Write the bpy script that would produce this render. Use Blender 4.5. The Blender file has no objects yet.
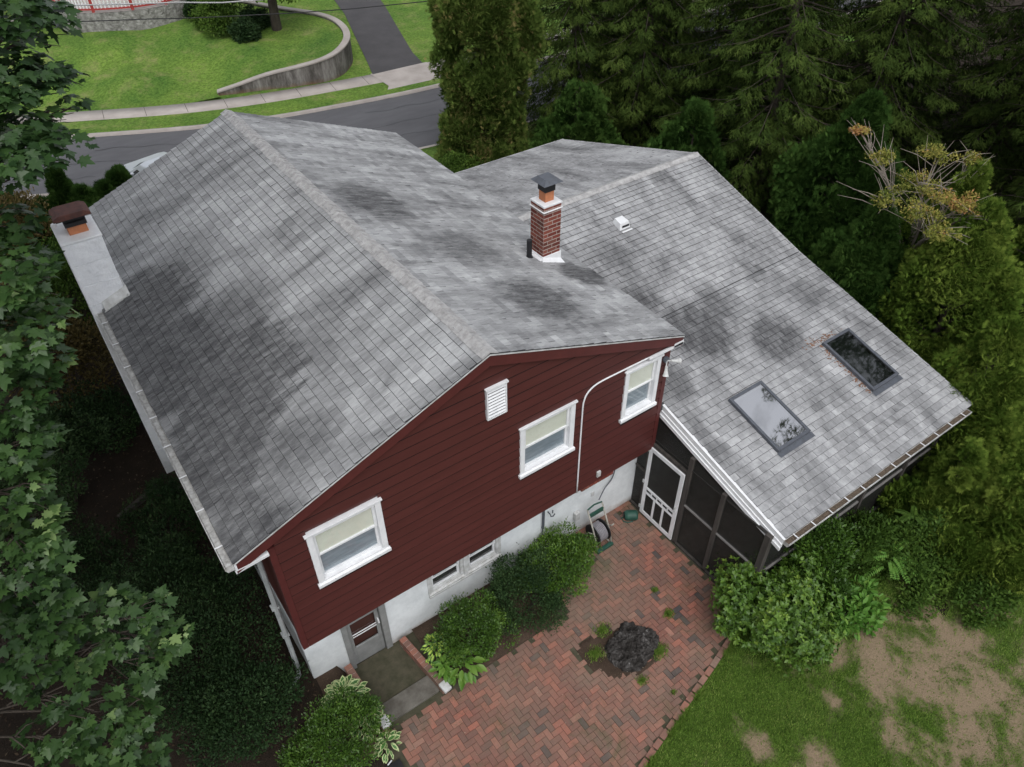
import bpy, math, random
import numpy as np
from mathutils import Vector, Matrix, noise, geometry
random.seed(7)
scn = bpy.context.scene
COL = scn.collection
PI = math.pi

# ------------------------------------------------------------------ helpers
def nodes_mat(name):
    m = bpy.data.materials.new(name); m.use_nodes = True
    nt = m.node_tree; nt.nodes.clear()
    out = nt.nodes.new('ShaderNodeOutputMaterial')
    return m, nt, out
class NT:
    """tiny node helper"""
    def __init__(s, nt): s.nt = nt
    def n(s, t, **kw):
        nd = s.nt.nodes.new(t)
        for k, v in kw.items():
            if k in nd.inputs: 
                nd.inputs[k].default_value = v
            else: setattr(nd, k, v)
        return nd
    def l(s, a, b): s.nt.links.new(a, b)
def c4(c): return (c[0], c[1], c[2], 1.0)
def texco(h, scale=1.0, obj=True):
    tc = h.n('ShaderNodeTexCoord'); return tc.outputs['Object']
def noise_n(h, scale, detail=6, rough=.6, vec=None, dist=0.0):
    n = h.n('ShaderNodeTexNoise'); n.inputs['Scale'].default_value = scale
    n.inputs['Detail'].default_value = detail; n.inputs['Roughness'].default_value = rough
    n.inputs['Distortion'].default_value = dist
    if vec is not None: h.l(vec, n.inputs['Vector'])
    return n.outputs['Fac']
def ramp(h, fac, stops):
    r = h.n('ShaderNodeValToRGB'); cr = r.color_ramp
    while len(cr.elements) < len(stops): cr.elements.new(0.5)
    for e, (p, c) in zip(cr.elements, stops):
        e.position = p; e.color = c4(c) if len(c) == 3 else c
    h.l(fac, r.inputs['Fac']); return r.outputs['Color']
def mixc(h, fac, a, b, mode='MIX'):
    m = h.n('ShaderNodeMix'); m.data_type = 'RGBA'; m.blend_type = mode
    if isinstance(fac, (int, float)): m.inputs[0].default_value = fac
    else: h.l(fac, m.inputs[0])
    for i, v in ((6, a), (7, b)):
        if isinstance(v, tuple): m.inputs[i].default_value = c4(v)
        else: h.l(v, m.inputs[i])
    return m.outputs[2]
def bump(h, height, strength=.3, dist=.02):
    b = h.n('ShaderNodeBump'); b.inputs['Strength'].default_value = strength
    b.inputs['Distance'].default_value = dist; h.l(height, b.inputs['Height']); return b.outputs['Normal']
def bsdf(h, out, col, rough=.7, metal=0, spec=.4, normal=None):
    p = h.n('ShaderNodeBsdfPrincipled')
    if isinstance(col, tuple): p.inputs['Base Color'].default_value = c4(col)
    else: h.l(col, p.inputs['Base Color'])
    if isinstance(rough, (int, float)): p.inputs['Roughness'].default_value = rough
    else: h.l(rough, p.inputs['Roughness'])
    p.inputs['Metallic'].default_value = metal
    p.inputs['Specular IOR Level'].default_value = spec
    if normal is not None: h.l(normal, p.inputs['Normal'])
    if out is not None: h.l(p.outputs[0], out.inputs['Surface'])
    return p
def simple(name, a, b=None, scale=8, rough=.6, metal=0, spec=.4, bstr=.2, bscale=60, bdist=.004, stretch=None, detail=6):
    m, nt, out = nodes_mat(name); h = NT(nt)
    v = texco(h)
    if stretch:
        mp = h.n('ShaderNodeMapping'); mp.inputs['Scale'].default_value = stretch; h.l(v, mp.inputs['Vector']); v = mp.outputs[0]
    b = b or tuple(x * .75 for x in a)
    f = noise_n(h, scale, detail, .65, v)
    col = ramp(h, f, [(.3, b), (.68, a)])
    nb = noise_n(h, bscale, 4, .6, v)
    bsdf(h, out, col, rough, metal, spec, bump(h, nb, bstr, bdist))
    return m
def leaf_mat(name, stops, trans=.25, rough=.5, spec=.3):
    m, nt, out = nodes_mat(name); h = NT(nt)
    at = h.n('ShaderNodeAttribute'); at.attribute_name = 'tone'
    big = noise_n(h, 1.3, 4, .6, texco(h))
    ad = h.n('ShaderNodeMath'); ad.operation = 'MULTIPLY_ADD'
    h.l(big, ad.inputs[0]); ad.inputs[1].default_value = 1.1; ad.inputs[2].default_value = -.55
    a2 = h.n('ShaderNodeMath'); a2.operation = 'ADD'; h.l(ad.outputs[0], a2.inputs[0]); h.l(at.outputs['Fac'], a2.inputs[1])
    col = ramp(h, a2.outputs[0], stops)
    p = bsdf(h, None, col, rough, 0, spec)
    t = h.n('ShaderNodeBsdfTranslucent'); h.l(col, t.inputs['Color'])
    mx = h.n('ShaderNodeMixShader'); mx.inputs[0].default_value = trans
    h.l(p.outputs[0], mx.inputs[1]); h.l(t.outputs[0], mx.inputs[2]); h.l(mx.outputs[0], out.inputs['Surface'])
    return m

def link(o, parent=None):
    COL.objects.link(o)
    if parent is not None: o.parent = parent
    return o
def empty(name, loc, label, cat, group=None, rz=0):
    o = bpy.data.objects.new(name, None); o.location = loc; o.rotation_euler = (0, 0, rz)
    o.empty_display_size = .2; link(o); tag(o, label, cat, group); return o
def tag(o, label=None, cat=None, group=None, kind=None):
    if label: o['label'] = label
    if cat: o['category'] = cat
    if group: o['group'] = group
    if kind: o['kind'] = kind
    return o
def np_mesh(name, V, F, mat, parent=None, tone=None, off=None, smooth=False):
    """V (n,3); F (m,k) int array of equal-size faces"""
    V = np.asarray(V, dtype=np.float32).copy(); F = np.asarray(F, dtype=np.int32)
    if off is not None: V -= np.array(off, dtype=np.float32)
    me = bpy.data.meshes.new(name)
    me.vertices.add(len(V)); me.vertices.foreach_set('co', V.ravel())
    k = F.shape[1]
    me.loops.add(F.size); me.loops.foreach_set('vertex_index', F.ravel())
    me.polygons.add(len(F)); me.polygons.foreach_set('loop_start', np.arange(0, F.size, k, dtype=np.int32))
    me.polygons.foreach_set('loop_total', np.full(len(F), k, dtype=np.int32))
    if smooth: me.polygons.foreach_set('use_smooth', np.ones(len(F), dtype=bool))
    if tone is not None:
        a = me.attributes.new('tone', 'FLOAT', 'FACE'); a.data.foreach_set('value', np.asarray(tone, dtype=np.float32))
    me.update(calc_edges=True)
    me.materials.append(mat)
    o = bpy.data.objects.new(name, me); link(o, parent)
    return o
class MB:
    def __init__(s): s.v = []; s.f = []; s.t = []
    def add(s, vs, fs, tone=0.5):
        b = len(s.v); s.v += [tuple(v) for v in vs]
        for f in fs: s.f.append([b + i for i in f]); s.t.append(tone)
        return s
    def box(s, x0, x1, y0, y1, z0, z1, tone=.5):
        return s.add([(x0,y0,z0),(x1,y0,z0),(x1,y1,z0),(x0,y1,z0),(x0,y0,z1),(x1,y0,z1),(x1,y1,z1),(x0,y1,z1)],
              [(0,3,2,1),(4,5,6,7),(0,1,5,4),(1,2,6,5),(2,3,7,6),(3,0,4,7)], tone)
    def beam(s, p0, p1, w, hgt, up=(0,0,1), tone=.5):
        p0 = Vector(p0); p1 = Vector(p1); d = (p1 - p0).normalized(); up = Vector(up)
        x = d.cross(up).normalized(); u = x.cross(d).normalized()
        vs = []
        for p in (p0, p1):
            for a, b in ((-1,-1),(1,-1),(1,1),(-1,1)): vs.append(p + x*(a*w/2) + u*(b*hgt/2))
        return s.add(vs, [(0,1,2,3),(7,6,5,4),(0,4,5,1),(1,5,6,2),(2,6,7,3),(3,7,4,0)], tone)
    def tube(s, pts, rad, n=8, cap=True, tone=.5):
        pts = [Vector(p) for p in pts]
        if not hasattr(rad, '__len__'): rad = [rad] * len(pts)
        base = len(s.v); ref = Vector((.13, .31, .94))
        for i, p in enumerate(pts):
            d = (pts[min(i+1, len(pts)-1)] - pts[max(i-1, 0)]).normalized()
            if abs(d.dot(ref)) > .95: ref = Vector((.94, .2, .1))
            x = d.cross(ref).normalized(); y = x.cross(d).normalized()
            for k in range(n):
                a = 2*PI*k/n; s.v.append(tuple(p + (x*math.cos(a) + y*math.sin(a))*rad[i]))
        for i in range(len(pts)-1):
            for k in range(n):
                a = base+i*n+k; b = base+i*n+(k+1)%n
                s.f.append([a, b, b+n, a+n]); s.t.append(tone)
        if cap:
            s.f.append([base+k for k in range(n)][::-1]); s.t.append(tone)
            s.f.append([base+(len(pts)-1)*n+k for k in range(n)]); s.t.append(tone)
        return s
    def build(s, name, mat, parent=None, bevel=0, smooth=False, loc=None, split=False):
        if split:      # every separate piece becomes an object of its own
            par = list(range(len(s.v)))
            def fd(i):
                while par[i] != i: par[i] = par[par[i]]; i = par[i]
                return i
            for f in s.f:
                for q in f[1:]: par[fd(q)] = fd(f[0])
            grp = {}
            for f, t in zip(s.f, s.t): grp.setdefault(fd(f[0]), []).append((f, t))
            out = None
            for fs in grp.values():
                mm_ = MB(); idx = {}
                for f, t in fs:
                    for q in f:
                        if q not in idx: idx[q] = len(mm_.v); mm_.v.append(s.v[q])
                    mm_.f.append([idx[q] for q in f]); mm_.t.append(t)
                out = mm_.build(name, mat, parent, bevel, smooth, loc)
            return out
        me = bpy.data.meshes.new(name)
        v = s.v
        if loc is not None: v = [(a-loc[0], b-loc[1], c-loc[2]) for a, b, c in v]
        me.from_pydata(v, [], s.f)
        a = me.attributes.new('tone', 'FLOAT', 'FACE'); a.data.foreach_set('value', s.t)
        me.materials.append(mat); me.update()
        if smooth:
            for p in me.polygons: p.use_smooth = True
        o = bpy.data.objects.new(name, me); link(o, parent)
        if loc is not None: o.location = loc
        if bevel:
            b = o.modifiers.new('b', 'BEVEL'); b.width = bevel; b.segments = 2; b.limit_method = 'ANGLE'
        return o
def P(parent):   # offset of a parent empty so that world coordinates can be used in parts
    return tuple(parent.location)
class PB(MB):
    """mesh in world coordinates, child of an (unrotated) empty"""
    def part(s, name, mat, parent, **kw):
        off = parent.location if parent.type == 'EMPTY' else (parent.parent.location if parent.parent else (0,0,0))
        s.v = [(a-off[0], b-off[1], c-off[2]) for a, b, c in s.v]
        return s.build(name, mat, parent, **kw)

# ------------------------------------------------------------------ materials
M = {}
# roof shingles: tone per tab + algae stains that belong to the roof
def shingle_mat(name, spots, base=(.36,.365,.375), lo=(.20,.205,.215), streak=(1,1,1), run=(.5,1.9,.5)):
    m, nt, out = nodes_mat(name); h = NT(nt)
    tc = texco(h)
    at = h.n('ShaderNodeAttribute'); at.attribute_name = 'tone'
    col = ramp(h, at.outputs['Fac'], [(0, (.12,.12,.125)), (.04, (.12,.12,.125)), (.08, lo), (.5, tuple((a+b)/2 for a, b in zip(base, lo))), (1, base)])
    g = noise_n(h, 190, 3, .8, tc)
    col = mixc(h, .5, col, ramp(h, g, [(.3, (.45,.45,.45)), (.7, (1.0,1.0,1.0))]), 'MULTIPLY')
    mp = h.n('ShaderNodeMapping'); mp.inputs['Scale'].default_value = streak; h.l(tc, mp.inputs['Vector'])
    g2 = noise_n(h, 9, 5, .7, mp.outputs[0])
    col = mixc(h, .55, col, ramp(h, g2, [(.3, (.5,.5,.5)), (.62, (1.05,1.05,1.05))]), 'MULTIPLY')
    mpr = h.n('ShaderNodeMapping'); mpr.inputs['Scale'].default_value = run; h.l(tc, mpr.inputs['Vector'])
    big = noise_n(h, .8, 6, .66, mpr.outputs[0], .5)
    tot = None
    for (x, y, z, r, s) in spots:
        d = h.n('ShaderNodeVectorMath'); d.operation = 'DISTANCE'; d.inputs[1].default_value = (x, y, z)
        ns = h.n('ShaderNodeTexNoise'); ns.inputs['Scale'].default_value = 2.0; ns.inputs['Detail'].default_value = 8; ns.inputs['Roughness'].default_value = .7
        h.l(mpr.outputs[0], ns.inputs['Vector'])
        va = h.n('ShaderNodeVectorMath'); va.operation = 'MULTIPLY_ADD'; h.l(ns.outputs['Color'], va.inputs[0])
        va.inputs[1].default_value = (r*1.3,)*3; h.l(tc, va.inputs[2])
        vs = h.n('ShaderNodeVectorMath'); vs.operation = 'SUBTRACT'; h.l(va.outputs[0], vs.inputs[0]); vs.inputs[1].default_value = (r*.65,)*3
        h.l(vs.outputs[0], d.inputs[0])
        mr = h.n('ShaderNodeMapRange'); mr.interpolation_type = 'SMOOTHSTEP'
        h.l(d.outputs['Value'], mr.inputs[0]); mr.inputs[1].default_value = r*1.2; mr.inputs[2].default_value = r*.25
        mr.inputs[3].default_value = 0; mr.inputs[4].default_value = s
        if tot is None: tot = mr.outputs[0]
        else:
            mx = h.n('ShaderNodeMath'); mx.operation = 'MAXIMUM'; h.l(tot, mx.inputs[0]); h.l(mr.outputs[0], mx.inputs[1]); tot = mx.outputs[0]
    b2 = ramp(h, big, [(.40, (.04,.04,.04)), (.68, (.5,.5,.5))])
    if tot is not None:
        mx = h.n('ShaderNodeMath'); mx.operation = 'MAXIMUM'; h.l(tot, mx.inputs[0]); h.l(b2, mx.inputs[1]); tot = mx.outputs[0]
    else: tot = b2
    fine = noise_n(h, 5.5, 7, .8, mpr.outputs[0])
    fr = ramp(h, fine, [(.28, (.5,.5,.5)), (.58, (.97,.97,.97))])
    gn = h.n('ShaderNodeMath'); gn.operation = 'MULTIPLY'; gn.use_clamp = True; h.l(tot, gn.inputs[0]); gn.inputs[1].default_value = 1.75
    tt = mixc(h, 1.0, gn.outputs[0], fr, 'MULTIPLY')
    col = mixc(h, tt, col, mixc(h, .06, (.045,.045,.048), col))
    nb = noise_n(h, 260, 2, .7, tc)
    bsdf(h, out, col, .92, 0, .25, bump(h, nb, .35, .003))
    return m
M['shing_main'] = shingle_mat('roof_shingles_main', [(.75,2.8,5.3,1.5,1),(.0,4.3,5.05,1.5,1),(1.4,4.2,5.5,1.1,.5),(-.1,1.6,4.95,1.3,.9),(-.2,.2,4.95,1.2,.6),(.1,6.0,5.1,1.5,.8),(2.0,2.4,5.7,1.0,.4),(1.2,6.6,5.4,1.1,.3),(.9,.8,5.3,1.0,.5),(4.6,5.4,6.1,1.3,.6),(5.6,1.3,5.6,1.2,.6),(5.4,3.4,5.8,1.2,.5),(7.3,2.3,5,.6,1),(4.6,1.0,6.0,.6,.3)], base=(.60,.61,.61), lo=(.38,.385,.39), streak=(.35,2.2,1))
M['shing_wing'] = shingle_mat('roof_shingles_addition', [(9.5,1.0,3.4,1.1,.75),(8.8,2.2,3.7,.9,.6),(10.9,.1,3.2,1.0,.6),(9.2,3.4,4.1,.8,.5),(12.6,.6,3.3,.9,.45),(8.1,.3,3.2,.7,.5),(10.4,1.4,3.5,.8,.5)], base=(.60,.605,.61), lo=(.34,.345,.35), run=(1.9,.5,.5))
M['cap'] = simple('ridge_cap_shingle', (.46,.455,.45), (.25,.245,.24), 9, .9, bscale=200, bstr=.3)
M['underlay'] = simple('roof_underlay', (.06,.06,.065), (.04,.04,.04), 20, .95)
M['red'] = simple('red_brown_siding_paint', (.084,.0225,.0195), (.060,.0165,.0145), 3.5, .48, spec=.35, bstr=.12, bscale=90, stretch=(.25,1,2.2))
M['redtrim'] = simple('red_brown_trim_paint', (.098,.023,.021), (.075,.018,.0165), 6, .5, bstr=.1)
M['white'] = simple('white_trim_paint', (.80,.81,.82), (.66,.67,.68), 5, .45, bstr=.1)
M['offwhite'] = simple('weathered_white_trim', (.64,.65,.65), (.36,.36,.34), 7, .6, bstr=.2)
M['alu'] = simple('grey_white_downspout', (.40,.42,.42), (.26,.28,.28), 5, .45, bstr=.15)
M['gutter'] = simple('aged_gutter_metal', (.62,.62,.61), (.26,.25,.23), 11, .55, bstr=.3, bscale=40, bdist=.01)
M['debris'] = simple('gutter_leaf_debris', (.16,.12,.085), (.035,.027,.02), 26, .95, bstr=.9, bscale=35, bdist=.02)
def masonry():
    m, nt, out = nodes_mat('white_painted_masonry'); h = NT(nt); tc = texco(h)
    f = noise_n(h, 2.4, 8, .7, tc)
    col = ramp(h, f, [(.28, (.58,.61,.62)), (.6, (.76,.79,.80))])
    sx = h.n('ShaderNodeSeparateXYZ'); h.l(tc, sx.inputs[0])
    ns = noise_n(h, 3.5, 5, .7, tc)
    ad = h.n('ShaderNodeMath'); ad.operation = 'MULTIPLY_ADD'; h.l(ns, ad.inputs[0]); ad.inputs[1].default_value = .45; h.l(sx.outputs['Z'], ad.inputs[2])
    dirt = ramp(h, ad.outputs[0], [(.16, (1,1,1)), (.42, (0,0,0))])
    col = mixc(h, mixc(h, .75, (0,0,0), dirt), col, (.21,.14,.09))
    nb = noise_n(h, 22, 5, .6, tc)
    nb2 = noise_n(h, 5, 3, .5, tc)
    bsdf(h, out, col, .75, 0, .25, bump(h, mixc(h, .5, nb, nb2), .5, .02)); return m
M['masonry'] = masonry()
M['stucco'] = simple('white_chimney_coating', (.86,.88,.90), (.74,.76,.79), 4, .7, bstr=.8, bscale=9, bdist=.03)
M['concrete'] = simple('weathered_concrete', (.16,.15,.13), (.075,.068,.055), 4.5, .9, bstr=.5, bscale=60)
M['sidewalk'] = simple('pale_concrete', (.42,.38,.35), (.30,.27,.245), 1.2, .9, bstr=.3)
M['asphalt'] = simple('street_asphalt', (.108,.108,.115), (.080,.080,.086), 1.1, .9, bstr=.4, bscale=80, stretch=(.5,1.5,1))
M['drive'] = simple('driveway_asphalt', (.070,.067,.069), (.050,.048,.050), 1.0, .92, bstr=.4, bscale=80)
M['black'] = simple('black_metal', (.018,.018,.02), (.01,.01,.011), 9, .5)
M['slate'] = simple('dark_grey_cap_metal', (.10,.11,.13), (.065,.07,.08), 9, .45, bstr=.2)
M['rust'] = simple('rusty_brown_metal', (.13,.052,.04), (.055,.028,.025), 9, .75, bstr=.3)
M['terra'] = simple('orange_clay_flue', (.52,.20,.09), (.36,.14,.07), 9, .8)
M['grey'] = simple('grey_door_paint', (.27,.275,.27), (.19,.195,.19), 6, .55)
M['lapshade'] = simple('painted_lap_shade', (.016,.006,.005), (.010,.004,.004), 6, .9)
M['wood'] = simple('weathered_dark_wood', (.080,.070,.062), (.035,.031,.028), 9, .85, bstr=.6, bscale=30, stretch=(1,1,.15))
M['woodlight'] = simple('pale_grey_rail', (.22,.21,.20), (.15,.145,.14), 9, .8)
M['timber'] = simple('old_landscape_timber', (.075,.066,.056), (.04,.035,.03), 9, .9, bstr=.6)
M['interior'] = simple('dark_interior', (.03,.028,.026), (.02,.018,.016), 5, .9)
M['blind'] = simple('cream_window_blind', (.78,.78,.66), (.70,.70,.58), 3, .8)
M['curtain'] = simple('blue_grey_curtain', (.30,.35,.38), (.19,.23,.26), 3, .8, stretch=(1,1,6))
M['green'] = simple('green_plastic', (.022,.085,.06), (.015,.055,.04), 8, .5)
M['cream'] = simple('aged_cream_plastic', (.40,.38,.33), (.26,.25,.22), 8, .6)
M['hose'] = simple('grey_garden_hose', (.33,.32,.34), (.24,.23,.25), 8, .5)
M['railred'] = simple('faded_red_railing_paint', (.42,.05,.045), (.30,.04,.035), 6, .6)
M['carpaint'] = simple('silver_car_paint', (.50,.53,.56), (.46,.49,.52), 2, .3, metal=.3, spec=.6, bstr=0)
M['tyre'] = simple('tyre_rubber', (.02,.02,.02), (.015,.015,.015), 8, .9)
M['bark'] = simple('grey_brown_bark', (.085,.07,.055), (.04,.032,.025), 7, .95, bstr=.9, bscale=14, bdist=.03, stretch=(1,1,.3))
M['twig'] = simple('pale_bare_twig', (.34,.30,.25), (.20,.17,.14), 9, .9)
M['wire'] = simple('light_wire', (.42,.42,.42), (.35,.35,.35), 9, .6)
M['palede'] = simple('pale_gutter_grit', (.50,.50,.49), (.22,.215,.20), 14, .9, bstr=.6, bscale=40)
def soil_mat(name, a, b, litter):
    m, nt, out = nodes_mat(name); h = NT(nt); tc = texco(h)
    f = noise_n(h, 1.6, 8, .75, tc); col = ramp(h, f, [(.3, b), (.7, a)])
    v = h.n('ShaderNodeTexVoronoi'); v.inputs['Scale'].default_value = 26; h.l(tc, v.inputs['Vector'])
    fr = ramp(h, v.outputs['Distance'], [(.08, (1,1,1)), (.3, (0,0,0))])
    col = mixc(h, mixc(h, .65, (0,0,0), fr), col, litter)
    nb = noise_n(h, 30, 6, .75, tc)
    bsdf(h, out, col, .95, 0, .15, bump(h, nb, .9, .03)); return m
M['soil'] = soil_mat('dark_garden_soil', (.038,.028,.020), (.016,.012,.009), (.055,.038,.026))
M['bed'] = soil_mat('planting_bed_soil', (.085,.058,.042), (.04,.028,.02), (.12,.09,.06))
def lawn_mat(name, g1, g2, dry, attr=None):
    m, nt, out = nodes_mat(name); h = NT(nt); tc = texco(h)
    f = noise_n(h, .45, 6, .65, tc, .3); f2 = noise_n(h, 9, 6, .8, tc)
    col = ramp(h, f, [(.3, g2), (.65, g1)])
    col = mixc(h, .7, col, ramp(h, f2, [(.36, (.22,.28,.2)), (.62, (1.3,1.25,1.2))]), 'MULTIPLY')
    if attr:
        at = h.n('ShaderNodeAttribute'); at.attribute_name = attr
        fs = noise_n(h, 38, 5, .8, tc)
        d = ramp(h, fs, [(.25, tuple(x*.5 for x in dry)), (.7, dry)])
        col = mixc(h, at.outputs['Fac'], d, col)
    else:
        fd = noise_n(h, .9, 7, .75, tc)
        col = mixc(h, ramp(h, fd, [(.52, (0,0,0)), (.72, (.8,.8,.8))]), col, dry)
    nb = noise_n(h, 45, 5, .8, tc)
    bsdf(h, out, col, .95, 0, .1, bump(h, nb, 1, .03)); return m
M['farlawn'] = lawn_mat('bright_lawn_grass', (.165,.265,.050), (.075,.160,.032), (.26,.25,.11))
M['lawn'] = lawn_mat('patchy_lawn_ground', (.10,.175,.030), (.07,.125,.024), (.38,.28,.19), 'grass')
M['blade'] = leaf_mat('grass_blade', [(0,(.085,.16,.022)),(.5,(.155,.27,.040)),(1,(.30,.36,.10))], .3, .6, .2)
def brick_geo_mat(name, stops, dirt=.5):
    m, nt, out = nodes_mat(name); h = NT(nt); tc = texco(h)
    at = h.n('ShaderNodeAttribute'); at.attribute_name = 'tone'
    col = ramp(h, at.outputs['Fac'], stops)
    f = noise_n(h, 40, 4, .8, tc); col = mixc(h, .5, col, ramp(h, f, [(.3,(.5,.5,.5)),(.7,(1.1,1.1,1.1))]), 'MULTIPLY')
    g = noise_n(h, .55, 7, .65, tc, .4)
    col = mixc(h, ramp(h, g, [(.38,(0,0,0)),(.64,(dirt,dirt,dirt))]), col, (.20,.145,.11))
    g3 = noise_n(h, 3.1, 5, .7, tc, .4)
    col = mixc(h, ramp(h, g3, [(.50,(0,0,0)),(.72,(.6,.6,.6))]), col, (.12,.10,.078))
    if dirt > .3:
        g4 = noise_n(h, 1.1, 8, .8, tc, .8); col = mixc(h, ramp(h, g4, [(.54,(0,0,0)),(.66,(.55,.55,.55))]), col, (.075,.085,.04))
    nb = noise_n(h, 70, 4, .7, tc)
    bsdf(h, out, col, .88, 0, .25, bump(h, nb, .5, .006)); return m
M['paver'] = brick_geo_mat('patio_brick', [(0,(.075,.065,.065)),(.12,(.15,.09,.076)),(.3,(.22,.108,.085)),(.6,(.28,.122,.092)),(.88,(.40,.15,.105)),(1,(.34,.23,.18))], .78)
M['brickred'] = brick_geo_mat('chimney_brick', [(0,(.11,.028,.022)),(.6,(.20,.05,.036)),(1,(.28,.085,.06))], .0)
M['mortar'] = simple('pale_mortar', (.42,.36,.32), (.30,.25,.22), 20, .95)
M['joint'] = simple('mossy_sand_joint', (.085,.075,.05), (.04,.042,.022), 6, .95, bstr=.5)
def glass_mat(name, tint, refl=.06, rough=.03):
    m, nt, out = nodes_mat(name); h = NT(nt)
    t = h.n('ShaderNodeBsdfTransparent'); t.inputs['Color'].default_value = c4(tint)
    g = h.n('ShaderNodeBsdfGlossy'); g.inputs['Roughness'].default_value = rough
    fr = h.n('ShaderNodeLayerWeight'); fr.inputs['Blend'].default_value = .5
    pw = h.n('ShaderNodeMath'); pw.operation = 'POWER'; h.l(fr.outputs['Facing'], pw.inputs[0]); pw.inputs[1].default_value = 4.0
    ad = h.n('ShaderNodeMath'); ad.operation = 'ADD'; ad.use_clamp = True; h.l(pw.outputs[0], ad.inputs[0]); ad.inputs[1].default_value = refl+.04
    mx = h.n('ShaderNodeMixShader'); h.l(ad.outputs[0], mx.inputs[0]); h.l(t.outputs[0], mx.inputs[1]); h.l(g.outputs[0], mx.inputs[2])
    h.l(mx.outputs[0], out.inputs['Surface']); return m
M['glass'] = glass_mat('window_glass', (.95,.97,.98))
M['skyglass'] = glass_mat('skylight_glass', (.30,.30,.32), .62, .025)
M['skyglass2'] = glass_mat('skylight_glass_clear', (.36,.42,.38), .18, .03)
M['carglass'] = glass_mat('car_glass', (.12,.13,.14), .08)
def screen_mat():
    m, nt, out = nodes_mat('insect_screen'); h = NT(nt)
    t = h.n('ShaderNodeBsdfTransparent')
    d = h.n('ShaderNodeBsdfPrincipled'); d.inputs['Base Color'].default_value = (.022,.022,.02,1); d.inputs['Roughness'].default_value = .6
    f = noise_n(h, 2.5, 3, .5, texco(h)); r = ramp(h, f, [(.3,(.62,.62,.62)),(.7,(.78,.78,.78))])
    mx = h.n('ShaderNodeMixShader'); h.l(r, mx.inputs[0]); h.l(t.outputs[0], mx.inputs[1]); h.l(d.outputs[0], mx.inputs[2])
    h.l(mx.outputs[0], out.inputs['Surface']); return m
M['screen'] = screen_mat()
# foliage
M['maple'] = leaf_mat('maple_leaf', [(0,(.016,.042,.012)),(.5,(.040,.088,.023)),(.88,(.075,.145,.038)),(1,(.22,.32,.11))], .25, .42, .4)
M['spruce'] = leaf_mat('spruce_needle', [(0,(.018,.033,.008)),(.5,(.045,.074,.015)),(1,(.090,.128,.028))], .15, .8, .05)
M['spruce2'] = leaf_mat('dense_conifer_needle', [(0,(.020,.045,.010)),(.5,(.040,.090,.018)),(1,(.075,.14,.03))], .15, .8, .05)
M['arbor'] = leaf_mat('arborvitae_foliage', [(0,(.035,.062,.010)),(.5,(.085,.140,.028)),(.87,(.16,.215,.05)),(1,(.28,.24,.09))], .15, .8, .05)
M['cypress'] = leaf_mat('falsecypress_foliage', [(0,(.035,.075,.010)),(.5,(.105,.175,.026)),(1,(.25,.33,.06))], .15, .8, .05)
M['yellow'] = leaf_mat('yellowing_leaf', [(0,(.09,.13,.02)),(.45,(.27,.28,.06)),(.8,(.42,.35,.09)),(1,(.50,.26,.11))], .3, .6, .2)
M['bronze'] = leaf_mat('bronze_leaf', [(0,(.07,.06,.02)),(.5,(.12,.09,.03)),(1,(.19,.15,.05))], .25, .6, .2)
M['shrub'] = leaf_mat('glossy_shrub_leaf', [(0,(.035,.08,.012)),(.5,(.075,.155,.020)),(.88,(.13,.23,.032)),(1,(.21,.32,.05))], .22, .42, .4)
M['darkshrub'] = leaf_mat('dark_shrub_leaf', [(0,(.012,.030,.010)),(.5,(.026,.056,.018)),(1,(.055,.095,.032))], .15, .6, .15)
M['weed'] = leaf_mat('wild_shrub_leaf', [(0,(.035,.075,.012)),(.5,(.065,.125,.020)),(1,(.13,.21,.035))], .3, .6, .15)
M['lightweed'] = leaf_mat('fresh_green_leaf', [(0,(.08,.20,.03)),(.5,(.13,.28,.045)),(1,(.24,.36,.07))], .3, .5, .3)
M['hosta'] = leaf_mat('hosta_leaf', [(0,(.06,.15,.02)),(.5,(.11,.23,.03)),(1,(.22,.33,.07))], .25, .45, .35)
def hosta_var(name, edge, core):
    m, nt, out = nodes_mat(name); h = NT(nt)
    at = h.n('ShaderNodeAttribute'); at.attribute_name = 'tone'
    bsdf(h, out, ramp(h, at.outputs['Fac'], [(0, core), (.45, tuple(c*1.4 for c in core)), (.55, edge), (1, tuple(c*1.15 for c in edge))]), .5, 0, .3); return m
M['hostavar'] = hosta_var('white_edged_hosta_leaf', (.40,.46,.22), (.05,.13,.03))
M['hostayel'] = hosta_var('yellow_centred_hosta_leaf', (.07,.17,.03), (.28,.36,.06))

# ------------------------------------------------------------------ camera, world, light
CAM = Vector((-0.8163, -6.9370, 13.1061)); YAW, PITCH, ROLL = map(math.radians, (35.0078, -41.7584, -0.4699)); FPX = 756.31
Fw = Vector((math.sin(YAW)*math.cos(PITCH), math.cos(YAW)*math.cos(PITCH), math.sin(PITCH)))
R0 = Vector((math.cos(YAW), -math.sin(YAW), 0)); U0 = R0.cross(Fw)
Rr = R0*math.cos(ROLL) + U0*math.sin(ROLL); Uu = -R0*math.sin(ROLL) + U0*math.cos(ROLL)
cd = bpy.data.cameras.new('camera'); cam = bpy.data.objects.new('camera', cd); link(cam)
mw = Matrix((Rr, Uu, -Fw)).transposed().to_4x4(); mw.translation = CAM; cam.matrix_world = mw
cd.sensor_width = 36; cd.lens = FPX/1024*36; cd.clip_start = .1; cd.clip_end = 3000
scn.camera = cam
w = bpy.data.worlds.new('World'); scn.world = w; w.use_nodes = True
wn = w.node_tree; wn.nodes.clear(); h = NT(wn)
SUN_EL, SUN_AZ = math.radians(58), math.radians(200)
sky = h.n('ShaderNodeTexSky'); sky.sky_type = 'NISHITA'; sky.sun_disc = False; sky.sun_elevation = SUN_EL; sky.sun_rotation = SUN_AZ
sky.air_density = 1.0; sky.dust_density = 3.0
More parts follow.
